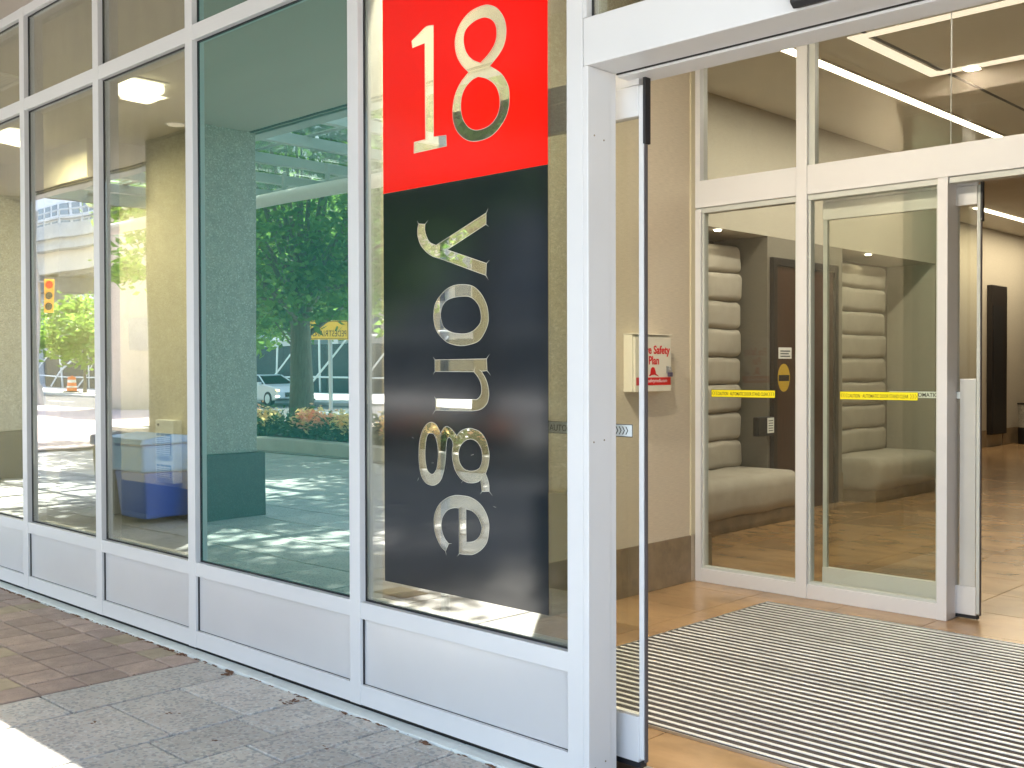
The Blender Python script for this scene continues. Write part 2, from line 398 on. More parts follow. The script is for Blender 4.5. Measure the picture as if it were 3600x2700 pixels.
cover_me = chamfer_slab('drain_cover', .30, .24, .02); cover_me.materials.append(MATS['stone_base']); oc = lay(cover_me, 'drain_cover', -5.72, -1.72); oc.location.z = .006
strip = []
for i, (x0, x1) in enumerate(((-12.3, -9.9), (-9.895, -7.55), (-7.545, -6.1), (-6.095, -4.6), (-4.595, -3.2), (-3.195, -2.5))):
    bx('edge_strip', (x0, x1, -.056, .022, -.05, .009+.001*(i % 2)), 'edge_strip', pave, .003)
# moss and litter along the strip: nobody could count it
mv = []
def blot(x, y, r, h=.007, el=1.0):
    n = 7; a0 = rng.random()*6; ring = []
    for k in range(n):
        rr = r*rng.uniform(.35, 1.2); ring.append((x+rr*el*math.cos(a0+k*6.283/n), y+rr*.55*math.sin(a0+k*6.283/n), .0015))
    for k in range(n): mv.extend([ring[k], ring[(k+1) % n], (x, y, h*rng.uniform(.5, 1))])
for _ in range(190):
    x = rng.uniform(-8.4, -5.0) if rng.random() < .8 else rng.uniform(-5, -2.6)
    blot(x, -.062+rng.gauss(0, .006), rng.uniform(.006, .040)*rng.random()+.004*(1.0 if x < -5 else .7), el=1.6)
for (x, y) in ((-5.36, -.075), (-5.45, -.06), (-5.55, -.07), (-4.86, -.07), (-4.84, -.10), (-4.23, -.07), (-4.22, -.12), (-4.22, -.17), (-3.35, -.07), (-2.95, -.06)):
    for _ in range(7): blot(x+rng.gauss(0, .022), y+rng.gauss(0, .012), rng.uniform(.01, .026))
for (x, y, n) in ((-4.45, -.62, 4), (-4.0, -.65, 3), (-4.6, -.9, 3), (-3.6, -.4, 3)):
    for _ in range(n): blot(x+rng.gauss(0, .02), y+rng.gauss(0, .015), .012, .003)
for i in range(60):
    x = -5.165-.2105*rng.randint(0, 15)+rng.gauss(0, .004); y = -.445-.2245*rng.randint(-1, 3)+rng.gauss(0, .03); blot(x, y, .009, .002)
ms = arr_mesh('moss', mv, 3, 'moss'); ms['kind'] = 'stuff'; ms['label'] = 'brown moss and dirt along the pale paving edge strip'; ms['category'] = 'moss'

# ------------------------------------------------------------------ storefront
ED = [-12.17, -11.04, -9.91, -8.78, -7.65, -6.52, -5.39, -3.94, -2.62]; MW = .077
sf = thing('storefront', 'white metal framed shopfront glazing with low panels left of the entrance', 'storefront', (-7, 0, 0))
for e in ED: bx('mullion', (e, e+MW, -.001, .13, .03, 4.05), 'paint', sf, .0015)
def ring(x0, x1, y0, y1, z0, z1, w):
    return MB().box(x0, x0+w, y0, y1, z0, z1).box(x1-w, x1, y0, y1, z0, z1).box(x0+w, x1-w, y0, y1, z0, z0+w).box(x0+w, x1-w, y0, y1, z1-w, z1)
for a, b in zip(ED[:-1], ED[1:]):
    x0, x1 = a+MW, b
    bx('base_rail', (x0, x1, .001, .13, .031, .121), 'paint', sf, .0015)
    pn = bx('metal_panel', (x0+.004, x1-.001, .022, .06, .123, .4205), 'paint_panel', sf)
    obj('gasket', MB().box(x0, x0+.005, .014, .024, .121, .4216).box(x0+.005, x1, .018, .0215, .1212, .1226), 'rubber', pn)
    bx('sill_rail', (x0, x1, .001, .13, .4216, .497), 'paint', sf, .0015)
    bx('transom', (x0, x1, .001, .13, 3.335, 3.419), 'paint', sf, .0015)
    bx('head_rail', (x0, x1, .001, .13, 3.985, 4.05), 'paint', sf, .0015)
    gm = 'glass_green' if a == -5.39 else 'glass'
    for z0, z1 in ((.497, 3.335), (3.419, 3.985)):
        gp = bx('glass_pane', (x0+.004, x1-.004, .036, .043, z0+.004, z1-.004), gm, sf)
        obj('gasket', ring(x0, x1, .030, .0355, z0, z1, .007), 'rubber', gp)
        obj('glazing_bead', ring(x0, x1, .046, .062, z0, z1, .014), 'bead', gp)
bx('base_gap', (-12.2, -2.545, .035, .10, -.005, .032), 'dark_gap', sf)
sc_v = []
# ------------------------------------------------------------------ vinyl sign on the glass next to the door
GLYPHS = {
 'one': [(-3.532,2.958,1),(-3.483,2.98,0),(-3.437,2.999,0),(-3.392,2.995,1),(-3.394,2.527,1),(-3.316,2.522,1),(-3.313,2.477,1),(-3.521,2.476,1),(-3.519,2.523,1),(-3.446,2.524,1),(-3.448,2.932,1),(-3.527,2.928,1)],
 'eight': [(-3.064,3.002,0),(-3.015,2.977,0),(-2.978,2.932,0),(-2.965,2.884,0),(-2.973,2.834,0),(-3.0,2.798,0),(-3.057,2.758,1),(-2.995,2.717,0),(-2.961,2.673,0),(-2.949,2.634,0),(-2.953,2.574,0),(-2.974,2.533,0),(-3.023,2.491,0),(-3.077,2.473,0),(-3.149,2.472,0),(-3.206,2.492,0),(-3.251,2.531,0),(-3.273,2.581,0),(-3.274,2.633,0),(-3.259,2.682,0),(-3.227,2.723,0),(-3.179,2.757,1),(-3.221,2.796,0),(-3.25,2.841,0),(-3.26,2.894,0),(-3.247,2.939,0),(-3.215,2.975,0),(-3.169,2.999,0),(-3.113,3.007,0)],
 'eight_hole_a': [(-3.08,2.957,0),(-3.037,2.933,0),(-3.018,2.896,0),(-3.024,2.848,0),(-3.059,2.81,0),(-3.111,2.78,1),(-3.159,2.805,0),(-3.193,2.841,0),(-3.208,2.887,0),(-3.201,2.925,0),(-3.175,2.946,0),(-3.13,2.959,0)],
 'eight_hole_b': [(-3.123,2.729,1),(-3.076,2.712,0),(-3.033,2.683,0),(-3.009,2.648,0),(-3.0,2.605,0),(-3.009,2.565,0),(-3.039,2.532,0),(-3.082,2.516,0),(-3.138,2.515,0),(-3.183,2.535,0),(-3.214,2.572,0),(-3.226,2.617,0),(-3.221,2.663,0),(-3.199,2.698,0),(-3.159,2.722,0)],
 'y': [(-3.08,2.175,1),(-3.081,2.13,1),(-3.312,2.046,1),(-3.079,1.973,1),(-3.082,1.925,1),(-3.329,2.004,0),(-3.411,2.029,0),(-3.47,2.07,0),(-3.495,2.112,0),(-3.499,2.145,0),(-3.492,2.171,1),(-3.45,2.165,1),(-3.452,2.141,0),(-3.442,2.114,0),(-3.42,2.086,0),(-3.381,2.07,1)],
 'o': [(-3.231,1.897,0),(-3.162,1.887,0),(-3.113,1.855,0),(-3.079,1.807,0),(-3.068,1.76,0),(-3.072,1.729,0),(-3.093,1.693,0),(-3.127,1.662,0),(-3.186,1.648,0),(-3.246,1.646,0),(-3.311,1.66,0),(-3.359,1.69,0),(-3.388,1.726,0),(-3.398,1.778,0),(-3.383,1.83,0),(-3.334,1.872,0),(-3.287,1.892,0)],
 'o_hole': [(-3.235,1.848,0),(-3.171,1.842,0),(-3.126,1.809,0),(-3.111,1.768,0),(-3.115,1.737,0),(-3.136,1.717,0),(-3.163,1.702,0),(-3.208,1.694,0),(-3.273,1.699,0),(-3.316,1.713,0),(-3.342,1.734,0),(-3.354,1.777,0),(-3.339,1.818,0),(-3.301,1.84,0)],
 'n': [(-3.39,1.588,1),(-3.08,1.59,1),(-3.077,1.542,1),(-3.11,1.54,1),(-3.083,1.506,0),(-3.069,1.469,0),(-3.068,1.438,0),(-3.079,1.41,0),(-3.11,1.388,0),(-3.155,1.379,0),(-3.21,1.377,0),(-3.313,1.376,1),(-3.388,1.376,1),(-3.387,1.424,1),(-3.173,1.425,0),(-3.137,1.426,0),(-3.114,1.444,0),(-3.109,1.469,0),(-3.116,1.497,0),(-3.133,1.52,0),(-3.154,1.538,1),(-3.39,1.539,1)],
 'g': [(-3.415,1.324,0),(-3.385,1.315,0),(-3.366,1.294,0),(-3.356,1.277,1),(-3.337,1.302,0),(-3.316,1.309,0),(-3.29,1.3,0),(-3.271,1.285,0),(-3.257,1.274,1),(-3.233,1.293,0),(-3.201,1.304,0),(-3.164,1.306,0),(-3.119,1.294,0),(-3.088,1.267,0),(-3.073,1.234,0),(-3.066,1.203,0),(-3.072,1.162,0),(-3.087,1.127,1),(-3.074,1.102,0),(-3.068,1.082,0),(-3.067,1.057,1),(-3.109,1.053,1),(-3.111,1.076,0),(-3.116,1.1,1),(-3.134,1.09,0),(-3.165,1.084,0),(-3.202,1.085,0),(-3.239,1.101,0),(-3.267,1.131,0),(-3.281,1.166,0),(-3.285,1.201,0),(-3.28,1.236,0),(-3.29,1.257,0),(-3.306,1.264,0),(-3.317,1.251,0),(-3.322,1.225,0),(-3.326,1.176,0),(-3.336,1.127,0),(-3.353,1.087,0),(-3.377,1.066,0),(-3.409,1.056,0),(-3.451,1.064,0),(-3.481,1.095,0),(-3.493,1.14,0),(-3.496,1.183,0),(-3.492,1.233,0),(-3.477,1.277,0),(-3.449,1.311,0)],
 'g_hole_a': [(-3.432,1.275,0),(-3.445,1.258,0),(-3.452,1.225,0),(-3.455,1.185,0),(-3.45,1.143,0),(-3.438,1.114,0),(-3.409,1.103,0),(-3.384,1.124,0),(-3.376,1.154,0),(-3.372,1.19,0),(-3.376,1.229,0),(-3.386,1.257,0),(-3.4,1.274,0),(-3.417,1.277,0)],
 'g_hole_b': [(-3.19,1.261,0),(-3.22,1.246,0),(-3.241,1.222,0),(-3.247,1.193,0),(-3.239,1.162,0),(-3.211,1.137,0),(-3.17,1.132,0),(-3.129,1.143,0),(-3.111,1.166,0),(-3.106,1.195,0),(-3.111,1.223,0),(-3.129,1.247,0),(-3.156,1.261,0)],
 'e': [(-3.235,1.027,0),(-3.175,1.024,0),(-3.121,1.003,0),(-3.085,0.967,0),(-3.07,0.931,0),(-3.07,0.894,0),(-3.081,0.852,0),(-3.112,0.818,0),(-3.158,0.793,0),(-3.203,0.786,0),(-3.244,0.785,1),(-3.244,0.974,1),(-3.277,0.972,0),(-3.315,0.959,0),(-3.344,0.93,0),(-3.355,0.897,0),(-3.351,0.871,0),(-3.335,0.841,0),(-3.309,0.819,1),(-3.328,0.786,1),(-3.359,0.805,0),(-3.388,0.845,0),(-3.4,0.889,0),(-3.395,0.935,0),(-3.368,0.977,0),(-3.324,1.007,0),(-3.277,1.023,0)],
 'e_hole': [(-3.203,0.974,1),(-3.166,0.969,0),(-3.134,0.95,0),(-3.114,0.921,0),(-3.11,0.899,0),(-3.121,0.873,0),(-3.144,0.852,0),(-3.171,0.842,0),(-3.202,0.837,1)],
}

sign = thing('window_sign', 'tall red and black vinyl window sign with cut-out letters beside the entrance', 'sign', (-3.237, .03, .607))
SX0, SX1, SB, SM, ST = -3.729, -2.746, .607, 2.3255, 3.22
fill2d('red_panel', [[(SX0, SM), (SX1, SM), (SX1, ST), (SX0, ST)]]+[smooth_loop(GLYPHS[k]) for k in ('one', 'eight', 'eight_hole_a', 'eight_hole_b')], 'vinyl_red', sign, .0345)
fill2d('black_panel', [[(SX0, SB), (SX1, SB), (SX1, SM-.0005), (SX0, SM-.0005)]]+[smooth_loop(GLYPHS[k]) for k in ('y', 'o', 'o_hole', 'n', 'g', 'g_hole_a', 'g_hole_b', 'e', 'e_hole')], 'vinyl_black', sign, .0345)
# pale cut edge around every letter, a hair proud of the vinyl, with the knife's overcut ticks
ev = []
def outline(pts, w, y=.0340):
    n = len(pts); P = [np.array(p) for p in pts]
    for i in range(n):
        a, b = P[i], P[(i+1) % n]; d = b-a; l = np.linalg.norm(d)
        if l < 1e-6: continue
        q = np.array((-d[1], d[0]))/l*w/2
        for p in (a-q, b-q, b+q, a+q): ev.append((p[0], y, p[1]))
for k, v in GLYPHS.items():
    outline(smooth_loop(v), .0022)
    if k in ('y', 'n', 'g', 'e'):
        c = np.mean([p[:2] for p in v], axis=0)
        for i, p in enumerate(v):
            if not p[2]: continue
            a = np.array(p[:2]); pv = np.array(v[i-1][:2]); nx = np.array(v[(i+1) % len(v)][:2])
            d = (a-pv)/np.linalg.norm(a-pv)+(a-nx)/np.linalg.norm(a-nx); l = np.linalg.norm(d)
            if l < .3: continue
            d = d/l; q = np.array((-d[1], d[0]))*.0012; e = a+d*rng.uniform(.014, .028)
            for s_ in (a-q, e-q*.1, e+q*.1, a+q): ev.append((s_[0], .0340, s_[1]))
for _ in range(9):                                # scratches
    x = rng.uniform(SX0+.05, SX1-.05); z = rng.uniform(.7, 1.3); a = rng.uniform(0, 3.1); l = rng.uniform(.004, .02); d = np.array((math.cos(a), math.sin(a)))*l; q = np.array((-d[1], d[0]))*.02
    for s_ in (-q, d-q, d+q, q): ev.append((x+s_[0], .0340, z+s_[1]))
o = arr_mesh('cut_edge', ev, 4, 'cut_edge', sign, sign.location); o['kind'] = 'stuff'

# ------------------------------------------------------------------ entrance frame and outer sliding door
ent = thing('entrance_portal', 'white door frame and deep header round the open sliding entrance', 'door frame', (-2.53, 0, 0))
bx('jamb', (-2.543, -2.518, -.0005, .127, .0, 2.6475), 'paint', ent, .003, seg=3)
bx('jamb', (-2.543, -2.5215, .128, .165, .0, 2.6475), 'paint', ent, .0015)
hdr = bx('header', (-2.541, -.36, .0, .165, 2.6485, 2.822), 'paint', ent, .004, seg=3)
bx('header_track', (-2.52, -.36, .166, .1715, 2.645, 2.80), 'dark_gap', hdr)
bx('header_lip', (-2.52, -.36, .172, .30, 2.636, 2.80), 'paint', hdr, .002)
bx('jamb', (-.36, -.28, -.0005, .165, 0, 4.05), 'paint', ent, .003)
bx('upper_post', (-2.541, -2.525, .001, .12, 2.823, 4.05), 'paint', ent)
op = bx('transom_pane', (-2.524, -.365, .036, .043, 2.828, 3.985), 'glass', ent); obj('gasket', ring(-2.525, -.362, .030, .0355, 2.8225, 3.99, .008), 'rubber', op)
bx('head_rail', (-2.54, -.36, .001, .13, 3.99, 4.05), 'paint', ent)
thr = bx('threshold', (-2.52, -.3, -.04, .34, -.02, .010), 'steel', ent, .003)
for y in (.03, .10, .17, .30): bx('threshold_groove', (-2.51, -.31, y, y+.008, .0101, .0112), 'dark_gap', thr)
for (y, z) in ((.035, .08), (.095, .09), (.03, 1.28), (.09, 1.285), (.035, 2.40), (.09, 2.39)):
    obj('screw', MB().tube((-2.5182, y, z), (-2.5165, y, z), .0035, n=8), 'stone_base', ent)
struct(bx('wall', (-.28, 9, .0, .25, 0, 4.05), 'paint_panel', None))
sen = thing('door_sensor', 'black motion sensor with green light on the door header', 'sensor', (-1.3, -.03, 2.66))
obj('housing', MB().prism([(.0, 2.655), (-.035, 2.645), (-.055, 2.66), (-.05, 2.73), (-.02, 2.745), (.0, 2.745)], 'x', -1.675, -.95), 'black', sen, .004)
obj('lens', MB().box(-1.64, -1.0, -.054, -.0505, 2.665, 2.70), 'car_black', sen)
obj('indicator', MB().box(-1.62, -1.608, -.0565, -.0545, 2.678, 2.69), 'led_green', sen)

def sliding_leaf(nm, label, x0, x1, y, zt, zb, stile, guard):
    t = thing(nm, label, 'sliding door', ((x0+x1)/2, y, 0))
    bx('glass_pane', (x0+.03, x1-.022, y-.004, y+.004, zb+.15, zt-.10), 'glass_clear', t)
    br = bx('bottom_rail', (x0, x1-.018, y-.022, y+.022, zb, zb+.172), 'paint', t, .002); bx('seal', (x0, x1-.01, y-.018, y+.018, zb-.022, zb-.001), 'rubber', br)
    tr = bx('top_rail', (x0, x1-.018, y-.022, y+.022, zt-.115, zt), 'paint', t, .002); bx('hanger', (x0, x1-.02, y-.015, y+.015, zt+.004, zt+.07), 'paint', tr)
    st = bx('leading_stile', (x1-.021, x1, y-.014, y+.014, zb+.01, zt), stile, t, .002)
    bx('weather_strip', (x1+.0005, x1+.0045, y-.009, y+.009, zb, zt-.02), 'strip_grey', st); bx('top_seal', (x1+.0005, x1+.012, y-.016, y+.016, zt-.22, zt+.04), 'rubber', st)
    bx('rear_stile', (x0, x0+.03, y-.014, y+.014, zb+.173, zt-.116), 'bead', t)
    if guard: bx('lock_plate', (x1-.12, x1-.024, y-.016, y-.006, zb+.173, 1.48), 'plate', t, .002)
    return t
def chevrons(parent, x, z, y, n, s, mat, h=.03):
    mb = MB()
    for i in range(n):
        xx = x+i*.016
        mb.prism([(xx, z-h/2), (xx+.004, z-h/2), (xx+.004+s*.009, z), (xx+.004, z+h/2), (xx, z+h/2), (xx+s*.009, z)], 'y', y-.0004, y)
    obj('chevrons', mb, mat, parent)
def white_sticker(x1, y, z0, z1):
    t = thing('door_sticker', '', 'sticker', (x1-.27, y, z0))
    x0 = x1-.55
    bx('backing', (x0, x1, y-.001, y-.0003, z0, z1), 'sticker_white', t)
    obj('border', ring(x0, x1, y-.0016, y-.0011, z0, z1, .0025), 'black', t)
    text('lettering', 'AUTOMATIC DOOR', .036, 'black', t, (x1-.425, y-.0013, z0+.011), (1, 0, 0), (0, 0, 1), width=.305, bold=.0004)
    chevrons(t, x1-.082, (z0+z1)/2, y-.0012, 4, 1, 'black'); chevrons(t, x0+.02, (z0+z1)/2, y-.0012, 4, -1, 'black')
    return t
sliding_leaf('sliding_door', 'outer glass sliding door leaf parked behind the red and black sign', -3.58, -2.448, .25, 2.61, .062, 'paint', False)
tag(white_sticker(-2.505, .245, 1.288, 1.337), 'white AUTOMATIC DOOR sticker on the outer sliding glass leaf', 'sticker')

# ------------------------------------------------------------------ building above, soffit
bd = thing('building', 'concrete soffit and upper floors over the arcade and lobby', 'building', (-10, 0, 4.05))
bx('soffit', (-45, 16, -3.24, .3, 4.052, 4.3), 'soffit', bd)
bx('edge_beam', (-45, 16, -3.43, -3.244, 4.03, 5.2), 'canopy_steel', bd, .01)
bx('drip_groove', (-45, 16, -3.2, -3.16, 4.046, 4.0515), 'dark_gap', bd)
bx('upper_floors', (-45, 16, -3.243, 30, 4.45, 24), 'concrete', bd)
bx('roof_slab', (-45, 16, .304, 30, 4.31, 4.445), 'concrete', bd)

# ------------------------------------------------------------------ interior shell
fl = obj('lobby_floor', MB().box(-4.5, 8, .345, 3.6, -.16, -.004).box(-8.2, 8, 3.6, 27, -.16, -.004), 'grout'); struct(fl)
tile_me = chamfer_slab('tile', .5955, .5955, .02, .0012); tile_me.materials.append(MATS['stone_floor'])
for i in range(14):
    for j in range(21):
        x, y = -8.1+.6*i+.3, .35+.6*j+.3
        if x < -4.5 and y < 3.6: continue
        if x > .3 or (x < -6 and y < 12): continue
        o = lay(tile_me, 'tile', x, y, tilt=.01, dz=.0002, parent=fl)
o = obj('tile_field', MB().box(.3, 8, .36, 27, -.02, -.0005).box(-8.2, .299, 12.96, 27, -.02, -.0008), 'stone_floor', fl)
rf = struct(obj('room_floor', MB().box(-13, -4.65, .13, 2.6, -.16, .0), 'column_base'))
clg = struct(obj('ceiling', MB().box(-4.5, 8, .13, 3.6, 4.25, 4.305).box(-8.2, 8, 3.6, 27, 4.25, 4.305), 'ceiling_paint'))
bx('ceiling_slot', (-4.02, -3.985, 5.05, 11.5, 4.246, 4.2495), 'black', clg)
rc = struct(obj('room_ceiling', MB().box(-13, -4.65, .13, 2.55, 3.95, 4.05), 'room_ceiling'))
vw = thing('vestibule_wall', 'beige fabric wall of the vestibule behind the fire plan box', 'wall', (-4.575, 1.8, 0))
bx('wall_face', (-4.65, -4.5, .131, 3.62, 0, 4.25), 'wallpaper', vw)
for y0, y1 in ((.14, 1.6), (1.602, 2.7), (2.702, 3.50)): bx('baseboard', (-4.499, -4.486, y0, y1, .001, .335), 'stone_base', vw, .001)
bx('corner_trim', (-4.5, -4.487, 3.503, 3.60, .336, 4.25), 'room_wall', vw)
rw = thing('room_wall', 'olive beige inner wall with dark baseboard behind the left windows', 'wall', (-8.8, 2.6, 0))
bx('wall_face', (-13, -4.652, 2.55, 2.7, 0, 4.05), 'room_wall', rw); bx('baseboard', (-13, -4.655, 2.53, 2.549, .001, .334), 'column_base', rw)
bx('wall_return', (-13.1, -13, .131, 2.7, 0, 4.05), 'room_wall', rw)
bx('bulkhead', (-13, -10.9, 1.95, 2.549, 3.55, 3.949), 'room_wall', rw)
ht = thing('wall_heater', 'white wall heater with two louvred grilles behind the window', 'heater', (-10.22, 2.5, .38))
hb = bx('casing', (-10.45, -10.08, 2.45, 2.548, .385, 1.03), 'heater_white', ht, .006)
for z0, z1 in ((.66, .89), (.43, .57)):
    gr = bx('grille', (-10.41, -10.12, 2.442, 2.449, z0, z1), 'bin_grey', ht)
    n = int((z1-z0)/.021)
    for k in range(n): bx('louvre', (-10.41, -10.12, 2.430, 2.441, z0+.004+k*.021, z0+.015+k*.021), 'heater_white', gr)
    for x in (-10.31, -10.215): bx('grille_bar', (x-.004, x+.004, 2.427, 2.4295, z0, z1), 'heater_white', gr)
obj('knob', MB().tube((-10.38, 2.44, .98), (-10.38, 2.4495, .98), .012), 'black', ht)
def surface_light(nm, label, x, y, z, s=.34, e='lamp_cream', power=22):
    t = thing(nm, label, 'ceiling light', (x, y, z), 'ceiling lights behind the left windows')
    obj('backplate', MB().box(x-s/2-.02, x+s/2+.02, y-s/2-.02, y+s/2+.02, z-.015, z-.001), 'white', t, .003)
    obj('diffuser', MB().box(x-s/2, x+s/2, y-s/2, y+s/2, z-.10, z-.016), e, t, .03)
    area_lamp('lamp', (x, y, z-.12), s, s, power, (1, .88, .64), t)
surface_light('ceiling_light', 'square lit ceiling lamp above the wall heater room', -8.52, 1.30, 3.95)
surface_light('ceiling_light', 'square lit ceiling lamp cut by the left picture edge', -11.09, 1.27, 3.95)
dn = thing('recessed_light', 'small round recessed light in the left room ceiling', 'ceiling light', (-9.70, 2.3, 3.95))
obj('lens', MB().tube((-9.70, 2.3, 3.944), (-9.70, 2.3, 3.949), .09, n=24), 'lamp_soft', dn); obj('trim', MB().tube((-9.70, 2.3, 3.9465), (-9.70, 2.3, 3.9495), .11, n=24), 'white', dn)

cv = thing('ceiling_vent', 'white louvred ceiling vent in the top left pane', 'vent', (-9.2, .48, 3.94))
obj('frame', MB().box(-9.55, -9.0, .36, .40, 3.935, 3.949).box(-9.55, -9.0, .56, .60, 3.935, 3.949).box(-9.55, -9.51, .40, .56, 3.935, 3.949).box(-9.04, -9.0, .40, .56, 3.935, 3.949), 'heater_white', cv)
bx('duct', (-9.51, -9.04, .40, .56, 3.944, 3.949), 'bin_grey', cv)
for k in range(5): bx('louvre', (-9.51, -9.04, .408+k*.03, .422+k*.03, 3.937, 3.9435), 'heater_white', cv)

# lobby walls with bench niches
lw_ = thing('lobby_wall', 'taupe lobby wall with bulkhead over two bench niches and a brown door', 'wall', (-6.3, 8, 0))
bx('bulkhead', (-6.62, -5.95, 3.7, 12, 2.94, 4.249), 'lobby_wall', lw_)
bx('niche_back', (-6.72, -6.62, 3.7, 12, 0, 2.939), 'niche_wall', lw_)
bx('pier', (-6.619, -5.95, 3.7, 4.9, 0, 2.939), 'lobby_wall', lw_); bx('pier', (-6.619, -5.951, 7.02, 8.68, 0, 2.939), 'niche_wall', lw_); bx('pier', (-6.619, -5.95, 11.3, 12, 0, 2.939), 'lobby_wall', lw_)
bx('wall_return', (-6.0, -4.651, 3.622, 3.7, 0, 4.25), 'lobby_wall', lw_)
bx('baseboard', (-5.949, -5.935, 8.45, 8.68, 0, .335), 'stone_base', lw_)
for y0, y1 in ((4.91, 7.01), (8.69, 11.29)): bx('niche_baseboard', (-6.619, -6.60, y0, y1, 0, .335), 'stone_base', lw_)
far = thing('lobby_end_wall', 'warm beige wall deep in the lobby with a dark doorway', 'wall', (-8, 18, 0))
bx('wall_face', (-8.05, -7.9, 12.001, 27, 0, 4.249), 'lobby_wall', far); bx('wall_return', (-7.9, -6.0, 12.001, 12.1, 0, 4.249), 'lobby_wall', far)
bx('baseboard', (-7.899, -7.885, 12.11, 18.4, 0, .33), 'stone_base', far); bx('baseboard', (-7.899, -7.885, 19.25, 27, 0, .33), 'stone_base', far)
bx('door_frame', (-7.899, -7.80, 18.42, 19.22, .24, 3.15), 'wood_frame', far, .004); bx('door_leaf', (-7.80, -7.79, 18.46, 19.02, .26, 2.75), 'black', far)
struct(bx('wall', (-8.2, 8, 27, 27.2, 0, 4.25), 'lobby_wall', None))
struct(bx('wall', (7.9, 8.1, .26, 27, 0, 4.25), 'lobby_wall', None))
wb = thing('waste_bin', 'dark waste bin against the deep lobby wall', 'bin', (-7.6, 19.9, 0))
obj('body', MB().tube((-7.6, 19.85, .0), (-7.6, 19.85, .34), .19, .2, 20), 'black', wb, smooth='auto'); obj('collar', MB().tube((-7.6, 19.85, .34), (-7.6, 19.85, .80), .2, .2, 20), 'column_granite', wb, smooth='auto')
obj('rim', MB().tube((-7.6, 19.85, .80), (-7.6, 19.85, .83), .21, .21, 20), 'black', wb)

def rounded(x0, x1, y0, y1, z0, z1, r, n=5):       # pill profile in x-z swept along y, ends rounded
    mb = MB(); prof = []
    for cx, cz, a0 in ((x1-r, z1-r, 0), (x0+.001, z1-r, 90), (x0+.001, z0+r, 180), (x1-r, z0+r, 270)):
        rr = r if cx > x0+.01 else .001
        for k in range(n+1):
            a = R(a0+90*k/n); prof.append((cx+rr*math.cos(a), cz+r*math.sin(a) if rr == r else cz+(r if a0 == 90 else -r)))
    cx = (x0+x1)/2; cz = (z0+z1)/2; rings = []
    m_ = len(prof); e = min(r, .06)
    for (yy, s_) in [(y0, .0), (y0, .62), (y0+e*.3, .86)]+[(y0+e+(y1-y0-2*e)*q/14, 1) for q in range(15)]+[(y1-e*.3, .86), (y1, .62), (y1, 0)]:
        k = 1-(1-s_)*min(1, .05/(z1-z0)*2) if s_ > 0 else 0.02
        rings.append([(x0+(p[0]-x0)*k, yy, cz+(p[1]-cz)*k) for p in prof])
    vs = [p for r_ in rings for p in r_]; fs = []
    for i in range(len(rings)-1):
        for k in range(m_): fs.append((i*m_+k, i*m_+(k+1) % m_, (i+1)*m_+(k+1) % m_, (i+1)*m_+k))
    fs += [tuple(range(m_)), tuple(range((len(rings)-1)*m_, len(rings)*m_))]
    return mb.add(vs, fs)
def wrinkle(mb):
    ph = rng.uniform(0, 6)
    mb.v = [(x+.006*math.sin(9*y+ph)*math.sin(14*z), y, z+.005*math.sin(7*y+2*ph)+.003*math.sin(17*y+ph)) for x, y, z in mb.v]
    return mb
def bench(label, y0, y1):
    t = thing('bench', label, 'bench', (-6.1, (y0+y1)/2, 0), 'upholstered benches in the lobby niches')
    for k in range(8):
        z0 = .50+.292*k; sag = rng.uniform(-.012, .012); obj('back_cushion', wrinkle(rounded(-6.6, -6.185+sag, y0+.012*rng.random(), y1-.015*rng.random(), z0, z0+.290, .062)), 'upholstery', t, smooth=True)
    st = obj('seat', wrinkle(rounded(-6.6, -5.50, y0-.02, y1+.01, .125, .505, .12)), 'upholstery', t, smooth=True)
    bx('plinth', (-6.6, -5.56, y0, y1, .0, .14), 'stone_base', t, .003)
    return t
bench('tall channel-back upholstered bench behind the narrow yellow-stickered pane', 5.05, 6.93)
bench('tall channel-back upholstered bench right of the brown door', 8.72, 10.38)
bdr = thing('brown_door', 'dark brown wooden door with stickers between the two benches', 'door', (-5.93, 7.7, 0))
obj('frame', MB().box(-5.949, -5.90, 7.06, 7.14, 0, 2.72).box(-5.949, -5.90, 8.42, 8.50, 0, 2.72).box(-5.949, -5.90, 7.14, 8.42, 2.64, 2.72), 'wood_frame', bdr, .003)
bx('leaf', (-5.949, -5.925, 7.145, 8.415, .008, 2.635), 'wood_dark', bdr)
nt_ = bx('notice', (-5.9245, -5.9225, 7.20, 7.47, 1.65, 1.77), 'white', bdr)
[bx('print_line', (-5.9224, -5.9218, 7.235, 7.44-.03*(k % 2), 1.668+.028*k, 1.682+.028*k), 'bin_grey', nt_) for k in range(3)]
ov = obj('oval_sticker', MB().prism([(7.31+.125*math.cos(a*.2618), 1.445+.15*math.sin(a*.2618)) for a in range(24)], 'x', -5.9245, -5.9225), 'oval_yellow', bdr)
bx('oval_band', (-5.9222, -5.9215, 7.20, 7.42, 1.41, 1.475), 'wood_frame', ov)
rdr = thing('card_reader', 'black card reader with a white label beside the brown door', 'card reader', (-5.9, 6.9, .85))
bx('housing', (-5.949, -5.88, 6.73, 7.045, .84, 1.04), 'black', rdr, .008); bx('label_plate', (-5.8795, -5.877, 6.90, 7.03, .87, 1.03), 'sticker_white', rdr)
for k in range(5): bx('label_line', (-5.8768, -5.8762, 6.92, 7.01, .89+k*.026, .899+k*.026), 'bin_grey', rdr)

